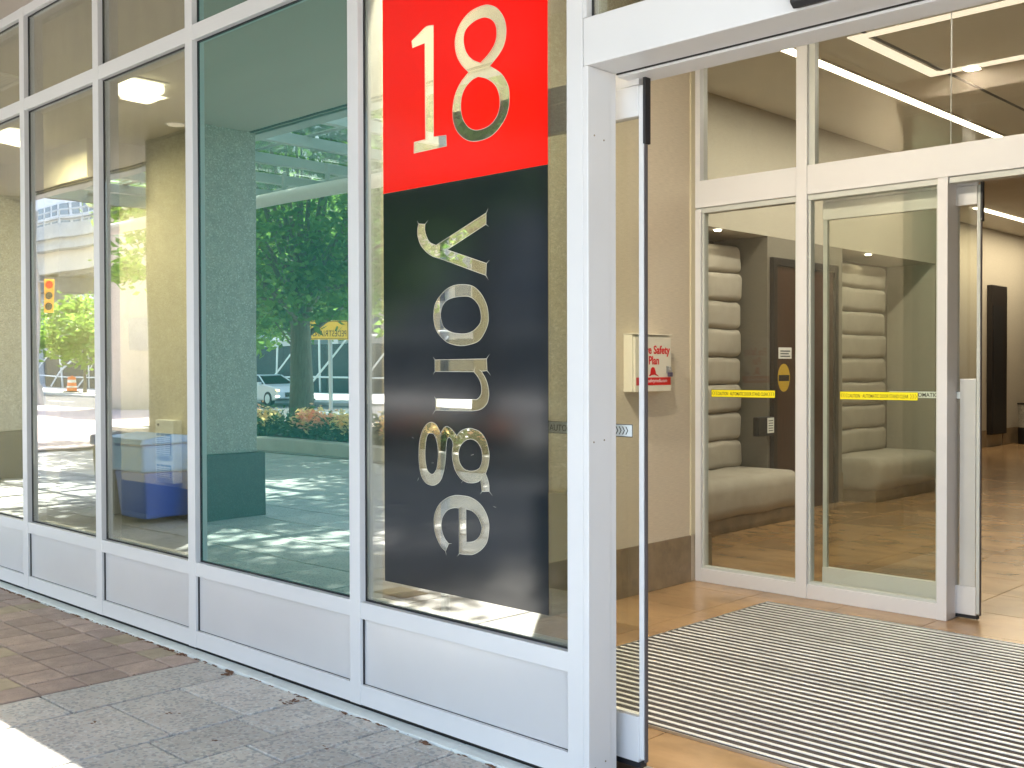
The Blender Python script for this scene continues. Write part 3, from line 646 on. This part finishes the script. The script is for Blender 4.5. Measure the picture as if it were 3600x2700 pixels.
# lamps
lt = thing('linear_light', 'long lit linear strip light in the lobby ceiling', 'ceiling light', (-4.665, 7.8, 4.24))
bx('diffuser', (-4.72, -4.61, 5.045, 10.595, 4.240, 4.2495), 'lamp_warm', lt); obj('trim', MB().box(-4.735, -4.7205, 5.03, 10.61, 4.234, 4.2495).box(-4.6095, -4.595, 5.03, 10.61, 4.234, 4.2495).box(-4.7205, -4.6095, 5.03, 5.0445, 4.234, 4.2495), 'paint_inner', lt); area_lamp('lamp', (-4.665, 7.8, 4.22), .12, 5.5, 19, (1, .95, .84), lt)
lt = thing('linear_light', 'lit linear strip light deep in the lobby beyond the inner doors', 'ceiling light', (-7.0, 18, 4.24))
bx('diffuser', (-7.06, -6.95, 15.5, 21, 4.236, 4.2495), 'lamp_warm', lt); area_lamp('lamp', (-7.0, 18, 4.22), .12, 5.5, 20, (1, .86, .62), lt)
lt = thing('rectangular_light', 'rectangular recessed cove light glowing in the lobby ceiling', 'ceiling light', (-3, 6.05, 4.24))
obj('glowing_trough', MB().box(-4.16, -4.05, 5.24, 6.88, 4.240, 4.2495).box(-1.31, -1.2, 5.24, 6.88, 4.240, 4.2495).box(-4.05, -1.31, 5.24, 5.35, 4.240, 4.2495).box(-4.05, -1.31, 6.77, 6.88, 4.240, 4.2495), 'lamp_soft', lt)
area_lamp('lamp', (-2.7, 6.05, 4.23), 2.6, 1.4, 10, (1, .95, .84), lt)
for (lab, y) in (('tiny round downlight above the bench nearest the fire plan box', 6.2), ('tiny round downlight above the bench right of the brown door', 9.5)):
    t = thing('downlight', lab, 'ceiling light', (-6.03, y, 2.93))
    obj('lens', MB().tube((-6.03, y, 2.928), (-6.03, y, 2.9385), .035, n=16), 'lamp_spot', t)
    area_lamp('lamp', (-6.03, y, 2.92), .06, .06, .07, (1, .85, .6), t)
for (lab, x) in (('unseen recessed fill light added to the vestibule ceiling beside the wall', -3.75), ('unseen recessed fill light added to the vestibule ceiling above the sliding leaf', -2.95)):
    t = thing('downlight', lab, 'ceiling light', (x, .40, 4.24))  # added fill lamps, out of view, to brighten the vestibule
    obj('lens', MB().tube((x, .40, 4.236), (x, .40, 4.2495), .05, n=20), 'lamp_spot', t); obj('trim', MB().tube((x, .40, 4.243), (x, .40, 4.2498), .065, n=20), 'white', t)
    area_lamp('lamp', (x, .40, 4.22), .12, .12, 17, (1, .91, .75), t)

# ------------------------------------------------------------------ inner screen
Y = 3.55
scn = thing('vestibule_screen', 'white framed inner glass screen of the vestibule', 'glass screen', (-3.6, Y, 0))
bx('post', (-4.486, -4.437, Y, Y+.10, .0, 2.70), 'paint_inner', scn, .002)
bx('post', (-4.486, -4.445, Y, Y+.10, 2.905, 4.249), 'paint_inner', scn, .002)
bx('post', (-3.671, -3.591, Y-.004, Y+.10, .0, 4.249), 'paint_inner', scn, .002)
bx('post', (-2.709, -2.648, Y-.006, Y+.185, .0, 2.7085), 'paint_inner', scn, .002)
for x0, x1 in ((-4.61, -3.672), (-3.590, .9)):
    h = bx('header', (x0 if x0 > -4.5 else -4.485, x1, Y-.002, Y+.10, 2.71, 2.904), 'paint_inner', scn, .002); bx('header_step', (x0 if x0 > -4.5 else -4.484, x1, Y+.012, Y+.09, 2.672, 2.7095), 'bead', h)
for x0, x1 in ((-4.436, -3.672), (-3.590, -2.710)):
    bx('bottom_rail', (x0, x1, Y, Y+.10, .0, .095), 'paint_inner', scn, .002); bx('bottom_bead', (x0, x1, Y+.018, Y+.07, .0955, .112), 'bead', scn)
    bx('glass_pane', (x0+.002, x1-.002, Y+.046, Y+.053, .1125, 2.671), 'glass_clear', scn)
    for s_ in (x0, x1-.016): bx('side_bead', (s_, s_+.016, Y+.020, Y+.072, .1122, 2.6718), 'bead', scn)
for x0, x1 in ((-4.444, -3.672), (-3.590, -2.653), (-2.6485, .9)):
    bx('upper_pane', (x0+.001, x1-.001, Y+.046, Y+.053, 2.9045, 4.249), 'glass_clear', scn)
bx('pane_joint', (-2.6525, -2.649, Y+.044, Y+.055, 2.905, 4.248), 'bead', scn)
bx('side_bead', (-3.590, -3.545, Y+.02, Y+.07, 2.905, 4.249), 'bead', scn)
bx('post', (.9, .98, Y, Y+.1, 0, 4.249), 'paint_inner', scn)
struct(bx('wall', (.98, 1.1, .26, 3.7, 0, 4.249), 'wallpaper', None))
sliding_leaf('sliding_door', 'inner glass sliding door leaf half open onto the lobby', -3.545, -2.506, 3.70, 2.66, .03, 'bead', True)
tag(white_sticker(-2.535, 3.692, 1.355, 1.402), 'white AUTOMATIC DOOR sticker on the inner sliding glass leaf', 'sticker')
for (lab, x0, x1, z) in (('yellow CAUTION AUTOMATIC DOOR sticker on the narrow inner pane', -4.375, -3.855, 1.342), ('yellow CAUTION AUTOMATIC DOOR sticker overlapping the white sticker', -3.375, -2.850, 1.342)):
    t = thing('caution_sticker', lab, 'sticker', (x0, Y+.04, z)); y = Y+.044
    bx('backing', (x0, x1, y-.001, y-.0002, z, z+.054), 'sticker_yellow', t); obj('border', ring(x0, x1, y-.0016, y-.0011, z, z+.054, .0022), 'black', t)
    text('lettering', 'CAUTION \u00b7 AUTOMATIC DOOR STAND CLEAR', .034, 'print_olive', t, (x0+.055, y-.0013, z+.014), (1, 0, 0), (0, 0, 1), width=.41, bold=.0003)
    chevrons(t, x1-.052, z+.027, y-.0012, 3, 1, 'print_olive'); chevrons(t, x0+.016, z+.027, y-.0012, 3, -1, 'print_olive')
dw = bx('stone_sill', (-4.499, -4.44, 3.62, 3.7, 0, .335), 'stone_base', scn)

# ------------------------------------------------------------------ entrance mat
mt = thing('entrance_mat', 'ribbed grey entrance mat with pale metal bars on the vestibule floor', 'mat', (-1.8, 2, 0))
MX0, MX1, MY0, MY1 = -3.70, -.2, .73, 3.235
bx('carpet', (MX0, MX1, MY0, MY1, .001, .0075), 'mat_carpet', mt)
N_ = 41; st_ = (MY1-MY0)/N_
for k in range(N_):
    y = MY0+st_*(k+.5); bx('rib', (MX0+.004, MX1-.004, y-.0095, y+.0095, .0076, .0135), 'mat_rib', mt, .003)
for a in ((MX0-.006, MX0, MY0-.006, MY1+.006), (MX0, MX1, MY0-.006, MY0), (MX0, MX1, MY1, MY1+.006)): bx('edge_trim', (*a, .001, .0125), 'steel', mt)

# ------------------------------------------------------------------ fire plan box
fb = thing('fire_plan_box', 'cream wall box lettered Fire Safety Plan with red hat emblem', 'wall box', (-4.45, 2.92, 1.4))
bx('body', (-4.499, -4.425, 2.725, 3.145, 1.39, 1.775), 'box_cream', fb, .004)
dr = bx('door', (-4.4245, -4.405, 2.735, 3.140, 1.392, 1.762), 'box_cream', fb, .003)
bx('lid', (-4.499, -4.400, 2.722, 3.148, 1.7765, 1.784), 'box_cream', fb, .002)
fx = -4.4045
text('lettering', 'Fire Safety', .078, 'print_red', dr, (fx, 2.797, 1.650), (0, 1, 0), (0, 0, 1), width=.33, bold=.0022)
text('lettering', 'Plan', .078, 'print_red', dr, (fx, 2.885, 1.578), (0, 1, 0), (0, 0, 1), width=.115, bold=.0022)
obj('hat_emblem', MB().prism([(2.885, 1.500), (2.90, 1.512), (2.905, 1.545), (2.92, 1.558), (2.945, 1.556), (2.958, 1.535), (2.965, 1.512), (2.985, 1.503), (3.0, 1.492), (2.985, 1.497), (2.95, 1.506), (2.915, 1.504), (2.895, 1.495)], 'x', fx, fx+.0006), 'print_red', dr)
bd_ = bx('red_band', (fx-.0004, fx+.0006, 2.745, 3.135, 1.435, 1.488), 'print_red', dr)
text('lettering', 'www.safetymedia.com', .034, 'white', bd_, (fx+.0008, 2.80, 1.455), (0, 1, 0), (0, 0, 1), width=.29)
bx('hasp', (fx, fx+.006, 3.085, 3.105, 1.515, 1.565), 'steel', fb)
pl = thing('padlock', 'small padlock hanging from the cream fire plan box', 'padlock', (-4.385, 3.11, 1.49))
obj('body', MB().box(-4.396, -4.378, 3.085, 3.125, 1.492, 1.522), 'lock_body', pl, .003)
obj('shackle', MB().path([(-4.387, 3.092, 1.522), (-4.387, 3.092, 1.545), (-4.387, 3.098, 1.556), (-4.387, 3.107, 1.558), (-4.387, 3.116, 1.545), (-4.387, 3.118, 1.522)], [.0035]*6, 6), 'steel', pl, smooth=True)

# ------------------------------------------------------------------ arcade columns, canopy, bin
def column(label, x1):
    t = thing('granite_column', label, 'column', (x1-.65, -3.02, 0), 'granite columns of the arcade')
    bx('base', (x1-1.32, x1, -3.30, -2.54, 0, .675), 'column_base', t, .006)
    bx('shaft', (x1-1.255, x1-.07, -3.235, -2.605, .677, 4.0515), 'column_granite', t, .004)
    return t
column('speckled granite column beside the blue recycling bin', -9.80)
column('speckled granite column furthest along the arcade', -15.85)
column('speckled granite column nearest the entrance door', -3.90)

cn = thing('glass_canopy', 'steel framed glass canopy projecting from the arcade edge', 'canopy', (-13, -5, 4.5))
for k in range(7):
    x = -10.40-1.3*k
    bx('beam', (x-.05, x+.05, -7.3, -3.435, 4.44, 4.58), 'canopy_steel', cn, .006)
    if k < 6: bx('glass_pane', (x-1.24, x-.06, -7.25, -3.44, 4.60, 4.612), 'glass_canopy', cn)
bx('beam', (-18.25, -18.16, -7.3, -3.435, 4.44, 4.80), 'canopy_steel', cn, .006)
for y in (-5.2, -7.3): bx('cross_beam', (-18.3, -10.3, y-.05, y+.05, 4.585, 4.599) if y > -6 else (-18.3, -10.3, y-.1, y-.002, 4.40, 4.62), 'canopy_steel', cn, .004)
pp = thing('canopy_pipe', 'thick pale horizontal pipe hung below the glass canopy', 'pipe', (-13, -6, 4.09))
obj('pipe_run', MB().tube((-19, -6, 4.14), (-8.2, -6, 4.05), .10, n=20), 'pipe', pp, smooth='auto')
for x in (-17, -15.6, -14.3, -13.43, -12.36, -11.0, -9.7):
    bx('hanger', (x-.03, x+.03, -6.02, -5.98, 4.2, 4.44), 'canopy_steel', pp)

rb = thing('recycling_bin', 'blue recycling bin with pale blue lid beside the granite column', 'recycling bin', (-10.5, -2.25, 0))
def tub(x0, x1, y0, y1, z0, z1, k): # tapered
    a = [(x0+k, y0+k, z0), (x1-k, y0+k, z0), (x1-k, y1-k, z0), (x0+k, y1-k, z0), (x0, y0, z1), (x1, y0, z1), (x1, y1, z1), (x0, y1, z1)]
    return MB().add(a, [(0, 3, 2, 1), (4, 5, 6, 7), (0, 1, 5, 4), (1, 2, 6, 5), (2, 3, 7, 6), (3, 0, 4, 7)])
obj('body', tub(-10.62, -10.02, -2.58, -2.02, .05, .52, .05), 'bin_blue', rb, .02)
obj('hood', tub(-10.66, -9.98, -2.62, -1.98, .525, .80, -.0), 'bin_lid', rb, .03)
obj('lid', MB().prism([(-2.66, .805), (-1.94, .805), (-1.98, .86), (-2.3, .90), (-2.62, .86)], 'x', -10.72, -9.94), 'bin_lid', rb, .015)
for x in (-10.5, -10.14): obj('wheel', MB().tube((x-.03, -2.5, .06), (x+.03, -2.5, .06), .06, n=14), 'tyre', rb)
rb2 = thing('litter_bin', 'dark grey litter bin next to the blue recycling bin', 'litter bin', (-11, -2.3, 0))
obj('body', tub(-11.22, -10.76, -2.56, -2.06, .03, .74, .03), 'bin_grey', rb2, .02); obj('lid', tub(-11.25, -10.74, -2.59, -2.03, .745, .86, .0), 'bin_blue', rb2, .03)
obj('paper', MB().prism([(-2.5, .865), (-2.2, .90), (-2.1, .865)], 'x', -11.15, -10.9), 'white', rb2)

# ------------------------------------------------------------------ planting
def leaves(lumps, n, size, seed, flat=.5, droop=.3):
    r = np.random.RandomState(seed)
    w = np.array([l[3]**2 for l in lumps]); w = w/w.sum(); idx = r.choice(len(lumps), n, p=w)
    L = np.array([l[:3] for l in lumps])[idx]; rad = np.array([l[3] for l in lumps])[idx]
    d = r.normal(size=(n, 3)); d /= np.linalg.norm(d, axis=1)[:, None]
    rr = (r.rand(n)**.45)*(.72+.45*r.rand(n))
    P = L+d*(rad*rr)[:, None]*np.array([1, 1, .78])
    # twig clumps: gather leaves along short sprays so that gaps stay open
    k = n//14; C = P[r.choice(n, k)]; near = r.randint(0, k, n)
    P = np.where(r.rand(n)[:, None] < .75, C[near]+r.normal(scale=size*2.4, size=(n, 3))*np.array([1, 1, .55]), P)
    a = r.normal(size=(n, 3)); a[:, 2] *= flat; a /= np.linalg.norm(a, axis=1)[:, None]
    b = np.cross(a, r.normal(size=(n, 3))); b /= np.linalg.norm(b, axis=1)[:, None]
    s = size*(.6+.8*r.rand(n))[:, None]; a = a*s; b = b*s*.52
    a[:, 2] -= droop*s[:, 0]*.5
    V = np.stack([P-a, P+b*.9-a*.1, P+a, P-b*.9-a*.1], axis=1)
    return V.reshape(-1, 3)
def tree(label, x, y, trunk_r, trunk_h, lumps, n, size, seed, mat='leaf', grp=None):
    t = thing('tree', label, 'tree', (x, y, 0), grp); r = random.Random(seed); mb = MB()
    top = (x+r.uniform(-.2, .2), y+r.uniform(-.2, .2), trunk_h*1.5)
    mb.path([(x, y, -.05), (x, y, .25), (x+.03, y, trunk_h*.5), (x, y+.03, trunk_h), top], [trunk_r*1.45, trunk_r*1.05, trunk_r*.92, trunk_r*.85, trunk_r*.5], 14)
    for l in lumps:
        e = Vector(l[:3]); s_ = Vector((x, y, trunk_h*r.uniform(.85, 1.35))); mid = s_.lerp(e, .5)+Vector((0, 0, .25*r.random()))
        mb.path([s_, mid, e], [trunk_r*.26, trunk_r*.15, trunk_r*.05], 7)
    obj('trunk', mb, 'bark', t, smooth=True)
    arr_mesh('crown', leaves(lumps, n, size, seed), 4, mat, t, t.location)
    return t
def lumpset(x, y, z0, z1, rad, n, seed, sq=1.0):
    r = random.Random(seed); out = []
    for k in range(n):
        a = k*2.399+r.random(); q = (k+.5)/n; rr = rad*math.sqrt(r.uniform(.1, 1))*math.sin(math.pi*min(.95, .18+.72*q))
        out.append((x+rr*math.cos(a), y+rr*math.sin(a)*sq, z0+(z1-z0)*q, rad*r.uniform(.26, .44)))
    return out
tree('broad green shade tree standing in the flower planter', -18.75, -10, .25, 2.5, lumpset(-18.75, -10.2, 3.2, 8.3, 3.6, 36, 3)+[(-17.2, -9.2, 3.2, 1.1), (-20, -9.4, 3.1, 1.1), (-16.5, -10.4, 3.3, 1.0)], 22000, .10, 3, 'leaf', 'shade trees on the forecourt')
tree('tall green shade tree shading the forecourt beside the canopy', -12.9, -9.6, .24, 3.2, lumpset(-12.9, -9.4, 4.6, 12.0, 3.7, 20, 5), 20000, .11, 5, 'leaf', 'shade trees on the forecourt')
tree('unseen green tree added to shade the forecourt facing the entrance', -4.4, -9.5, .22, 3.0, lumpset(-4.4, -9.4, 4.4, 11.0, 3.4, 20, 21), 14000, .12, 21, 'leaf', 'shade trees on the forecourt')  # tree out of view, added to keep sun off the paving by the door
tree('leafy green tree behind the column with the blue bin', -23.4, -10.6, .2, 2.8, lumpset(-23.4, -10.6, 3.6, 8.5, 2.2, 16, 9)+[(-24.6, -9.0, 3.95, .55), (-24.1, -8.9, 3.9, .4)], 8000, .11, 9, 'leaf_light', 'shade trees on the forecourt')
tree('small pale green honeylocust by the traffic signal', -76, -31, .12, 2.0, lumpset(-75.8, -31, 2.7, 6.0, 4.0, 14, 12), 3500, .24, 12, 'leaf_light', 'street trees across the road')
tree('round green street tree behind the white car', -54, -30, .18, 2.2, lumpset(-54, -30, 3.2, 9.0, 4.4, 18, 13), 6000, .25, 13, 'leaf_light', 'street trees across the road')
tree('dark green street tree right of the planter tree trunk', -46.4, -29.2, .18, 2.4, lumpset(-46.2, -29.2, 4.2, 10.5, 4.6, 24, 14), 9000, .28, 14, 'leaf', 'street trees across the road')

plr = thing('planter', 'low concrete planter wall along the forecourt', 'planter', (-16, -9.5, 0))
bx('front_wall', (-24, -9, -8.75, -8.40, 0, .23), 'planter', plr, .012); bx('back_wall', (-24, -9, -11.5, -11.2, 0, .23), 'planter', plr, .012)
bx('end_wall', (-24.001, -23.7, -11.199, -8.751, 0, .229), 'planter', plr, .012); bx('end_wall', (-9.3, -8.999, -11.199, -8.751, 0, .229), 'planter', plr, .012); bx('soil_bed', (-23.69, -9.31, -11.19, -8.76, 0, .19), 'soil', plr)
for i, x in enumerate((-22.5, -21.2, -19.9, -18.75, -17.5, -16.2, -14.9, -13.7, -12.4)):
    y = -9.25+.12*(i % 2); w = .62
    t = thing('flowering_shrub', ['rounded shrub with pink and yellow blooms in the planter', 'leafy shrub with yellow blooms in the planter'][i % 2]+', number %d from the tree' % 0, 'shrub', (x, y, .19), 'flowering shrubs in the planter')
    r = np.random.RandomState(40+i); V = leaves([(x+dx, y+dy, .42, .27) for dx, dy in ((-.3, 0), (0, .1), (.32, 0), (0, -.2))], 900, .07, 60+i); V = V[:]
    arr_mesh('foliage', V, 4, 'leaf_shrub', t, t.location)
    for nm, mt_, cx in (('pink_blooms', 'petal_pink', -.22 if i % 2 else .22), ('yellow_blooms', 'petal_yellow', .15)):
        V = leaves([(x+cx, y+.1, .60, .2), (x+cx*2, y+.18, .54, .16)], 300, .05, 80+i*3+len(nm)); arr_mesh(nm, V, 4, mt_, t, t.location)
SHRUB_LABELS = ['pink and yellow flowering shrub at the far end of the planter', 'flowering shrub second from the far end of the planter', 'flowering shrub just left of the planter tree trunk',
                'flowering shrub right in front of the planter tree trunk', 'flowering shrub first right of the planter tree trunk', 'flowering shrub second right of the planter tree trunk',
                'flowering shrub third right of the planter tree trunk', 'flowering shrub second from the near end of the planter', 'flowering shrub nearest the entrance in the planter']
for t, lab in zip([o for o in bpy.data.objects if o.name.startswith('flowering_shrub')], SHRUB_LABELS): t['label'] = lab

# ------------------------------------------------------------------ street
struct(obj('road', MB().box(-300, 120, -27, -16.75, -.168, -.12), 'asphalt'))
kb = struct(obj('kerb', MB().box(-300, 120, -16.745, -16.504, -.168, .002), 'concrete')); struct(obj('kerb', MB().box(-300, 120, -27.25, -27.004, -.168, .004), 'concrete'))
struct(obj('far_pavement', MB().box(-300, 120, -60, -27.254, -.168, .0), 'concrete')); struct(obj('side_pavement', MB().box(-300, -70.004, -16.5, 20, -.168, -.002), 'concrete'))
for k in range(26): struct(obj('road_line', MB().box(-120+6*k, -117+6*k, -21.95, -21.8, -.119, -.1155), 'road_paint'))
car = thing('car', 'white saloon car driving along the road with lit headlamps', 'car', (-43.0, -25.0, -.12))
cx, cy_, cz = -43.0, -25.0, -.12
prof = [(-2.3, .32), (-2.32, .62), (-2.2, .92), (-1.75, 1.0), (-1.0, 1.40), (.2, 1.43), (1.05, 1.0), (1.9, .88), (2.28, .66), (2.3, .34)]
body = [(-2.3, .30), (-2.32, .62), (-2.2, .92), (-1.7, .99), (1.0, 1.0), (1.9, .88), (2.26, .68), (2.3, .34), (1.95, .24), (-1.95, .24)]
obj('body', MB().prism([(cx+a, cz+b) for a, b in body], 'y', cy_-.9, cy_+.9), 'car_white', car, .06, seg=3)
def trap(z0, z1, f0, r0, f1, r1, w0, w1):
    return MB().add([(cx+r0, cy_-w0, cz+z0), (cx+f0, cy_-w0, cz+z0), (cx+f0, cy_+w0, cz+z0), (cx+r0, cy_+w0, cz+z0), (cx+r1, cy_-w1, cz+z1), (cx+f1, cy_-w1, cz+z1), (cx+f1, cy_+w1, cz+z1), (cx+r1, cy_+w1, cz+z1)],
                    [(0, 3, 2, 1), (4, 5, 6, 7), (0, 1, 5, 4), (1, 2, 6, 5), (2, 3, 7, 6), (3, 0, 4, 7)])
obj('cabin_glass', trap(1.0, 1.40, 1.02, -1.68, .22, -.98, .84, .62), 'car_glass', car, .03)
obj('roof', trap(1.395, 1.45, .30, -1.05, .12, -.9, .64, .58), 'car_white', car, .02)
for s_ in (-1, 1):
    for f_ in ((1.04, 1.0, .24, 1.40), (-.35, .99, -.40, 1.41), (-1.70, .99, -1.0, 1.40)):
        obj('pillar', MB().tube((cx+f_[0], cy_+s_*.845, cz+f_[1]), (cx+f_[2], cy_+s_*.63, cz+f_[3]), .035, n=6), 'car_white', car)
    bx('mirror', (cx+.72, cx+.86, cy_+s_*.98-.09, cy_+s_*.98+.09, cz+.98, cz+1.1), 'car_white', car, .02)
    for wx in (-1.42, 1.42):
        w_ = obj('wheel', MB().tube((cx+wx, cy_+s_*.70, cz+.33), (cx+wx, cy_+s_*.925, cz+.33), .33, n=24), 'tyre', car, smooth='auto'); obj('rim', MB().tube((cx+wx, cy_+s_*.926, cz+.33), (cx+wx, cy_+s_*.94, cz+.33), .21, n=20), 'steel', w_)
    obj('headlight', MB().box(cx+1.98, cx+2.24, cy_+s_*.905-.07*s_-.05, cy_+s_*.905-.07*s_+.06, cz+.66, cz+.76), 'headlight', car, .02)
    bx('day_lamp', (cx+2.1, cx+2.29, cy_+s_*.86-.05, cy_+s_*.86+.055, cz+.42, cz+.48), 'day_lamp', car)
bx('grille', (cx+2.285, cx+2.315, cy_-.5, cy_+.5, cz+.42, cz+.62), 'car_black', car)

def barrel(label, x, y, z=0):
    t = thing('traffic_barrel', label, 'traffic barrel', (x, y, z), 'orange traffic barrels across the road')
    bx('base', (x-.36, x+.36, y-.36, y+.36, z, z+.08), 'car_black', t)
    for k in range(5): obj('band', MB().tube((x, y, z+.08+k*.21), (x, y, z+.288+k*.21), .30-.018*k, .285-.018*k, 16), 'orange' if k % 2 == 0 else ('white' if k == 3 else 'orange'), t, smooth='auto')
    obj('stripe', MB().tube((x, y, z+.34), (x, y, z+.45), .297, .292, 16), 'white', t); obj('handle', MB().tube((x, y, z+1.13), (x, y, z+1.22), .08), 'orange', t)
barrel('orange traffic barrel below the pale green tree', -78, -31.0); barrel('orange traffic barrel at the frame edge by the steel posts', -70.5, -30.5); barrel('orange and black traffic barrel right of the tree trunk', -45.0, -28.5)
sg = thing('street_sign', 'orange pedestrian detour sign on a grey post', 'sign', (-31.3, -20+4, 0))
f_ = 1.0
sx, sy = -26.2, -16.2
sg.location = (sx, sy, 0)
obj('post', MB().tube((sx, sy, 0), (sx, sy, 3.2), .06, n=12), 'pole', sg, smooth='auto')
bx('sign_board', (sx-.55, sx+.55, sy+.065, sy+.085, 2.42, 3.0), 'yellow_sign', sg)
obj('border', MB().box(sx-.53, sx+.53, sy+.0855, sy+.088, 2.44, 2.455).box(sx-.53, sx+.53, sy+.0855, sy+.088, 2.965, 2.98).box(sx-.53, sx-.515, sy+.0855, sy+.088, 2.4555, 2.9645).box(sx+.515, sx+.53, sy+.0855, sy+.088, 2.4555, 2.9645), 'black', sg)
text('lettering', 'PEDESTRIANS', .26, 'black', sg, (sx+.48, sy+.087, 2.52), (-1, 0, 0), (0, 0, 1), width=.96)

tl = thing('traffic_light', 'yellow traffic light with lit red lamp on a grey pole', 'traffic light', (-47.2, -16.15, 0))
px_, py_ = -47.2, -16.15
obj('pole', MB().tube((px_, py_, 0), (px_, py_, 8.4), .12, .09, 14), 'pole', tl, smooth='auto')
obj('pole_base', MB().tube((px_, py_, 0), (px_, py_, .9), .2, .18, 14), 'pole', tl)
hs = bx('housing', (px_+.30, px_+.75, py_+.22, py_+.52, 4.02, 5.50), 'signal_yellow', tl, .02)
for k, z in enumerate((5.24, 4.76, 4.28)):
    obj('lens', MB().tube((px_+.525, py_+.521, z), (px_+.525, py_+.54, z), .165, n=20), 'signal_red' if k == 0 else 'black', hs)
    obj('visor', MB().prism([(px_+.525+.19*math.cos(R(a)), z+.19*math.sin(R(a))) for a in range(-20, 201, 20)]+[(px_+.525+.178*math.cos(R(a)), z+.178*math.sin(R(a))) for a in range(200, -21, -20)], 'y', py_+.521, py_+.82), 'signal_yellow', hs)
for z in (4.3, 5.4): bx('bracket', (px_+.05, px_+.3, py_+.1, py_+.3, z-.03, z+.03), 'pole', tl)
bx('upper_signal', (px_-.35, px_-.12, py_-.1, py_+.2, 6.4, 7.6), 'signal_yellow', tl, .02)
bx('upper_visor', (px_-.35, px_-.12, py_+.2, py_+.55, 7.2, 7.3), 'signal_yellow', tl)

tl.rotation_euler = (0, 0, R(-66)); sg.rotation_euler = (0, 0, R(-50))
pr = thing('concrete_pier', 'huge pale beige concrete pier beyond the plaza', 'pier', (-42, -18.6, 0))
bx('shaft', (-43.6, -38.2, -19.8, -17.4, -.12, 8.4), 'concrete_beige', pr, .08); bx('cap', (-44.6, -36.5, -20.2, -17.0, 8.42, 9.4), 'canopy_steel', pr, .05)
bx('poster', (-41.2, -39.2, -17.395, -17.37, 2.3, 3.6), 'concrete', pr)

ex = thing('elevated_road', 'grey brown elevated expressway crossing behind the street', 'elevated road', (-110, -48, 0))
bx('parapet', (-260, -75, -46.2, -45.6, 15.6, 17.0), 'concrete', ex); bx('deck', (-260, -75, -66, -46.21, 14.6, 15.8), 'concrete', ex)
for k in range(7): bx('girder', (-260, -75, -48-2.6*k, -47.3-2.6*k, 12.4, 14.59), 'concrete_beige' if k == 0 else 'concrete', ex)
for x in (-92, -126, -160):
    p_ = bx('pier_cap', (x-1.6, x+1.6, -66, -46.8, 10.6, 12.39), 'concrete', ex)
    for y in (-50.5, -62): bx('pier_column', (x-1.4, x+1.4, y-1.4, y+1.4, -.1, 10.59), 'concrete', ex, .1)
for z in (17.7, 18.5): obj('rail', MB().tube((-260, -45.9, z), (-75, -45.9, z), .09, n=6), 'pole', ex)
for k in range(24): obj('rail_post', MB().tube((-98-4*k, -45.9, 17), (-98-4*k, -45.9, 18.6), .07, n=6), 'pole', ex)
ho = thing('site_hoarding', 'dark construction hoarding with pale steel scaffold braces', 'hoarding', (-70, -40, 0))
for k in range(14):
    x = -104+5*k; bx('board', (x, x+4.96, -40.2, -40, 0, 3.2), 'hoarding', ho); obj('brace', MB().tube((x, -38.4, .1), (x+2.2, -39.9, 3.4), .07, n=6), 'white', ho); obj('scaffold_post', MB().tube((x, -39.5, 0), (x, -39.5, 3.9), .07, n=6), 'white', ho)
for z in (1.0, 3.7): obj('scaffold_rail', MB().tube((-104, -39.5, z), (-35, -39.5, z), .06, n=6), 'white', ho)
tw = thing('apartment_tower', 'white apartment tower with rows of windows behind the expressway', 'building', (-190, -88, 0))
bx('wall', (-250, -140, -110, -88, 0, 70), 'tower', tw)
wme = None
for fz in range(5):
    zz = 18+3.4*fz; bx('floor_band', (-250, -140, -87.99, -87.2, zz-.5, zz), 'tower', tw)
    for k in range(22):
        x = -232+3.6*k
        if wme is None:
            w_ = bx('window', (-1.3, 1.3, -.12, .1, 0, 2.2), 'tower_glass', None); wme = w_.data; w_.parent = tw; w_.location = (x+190, .0, zz+.4)
        else:
            w_ = bpy.data.objects.new('window', wme); COL.objects.link(w_); w_.parent = tw; w_.location = (x+190, 0, zz+.4)
tw2 = thing('sky_screen_tower', 'grey tower block widened to cover the sky in the sign reflections', 'building', (-60, -85, 0))
bx('wall', (-118, -35, -105, -85, 0, 45), 'concrete_beige', tw2)  # added width screens bright sky from the black sign's reflections
for fz in range(12):
    for k in range(19): bx('window', (-116+4.3*k, -113.5+4.3*k, -84.99, -84.9, 3+3.4*fz, 5+3.4*fz), 'tower_glass', tw2)
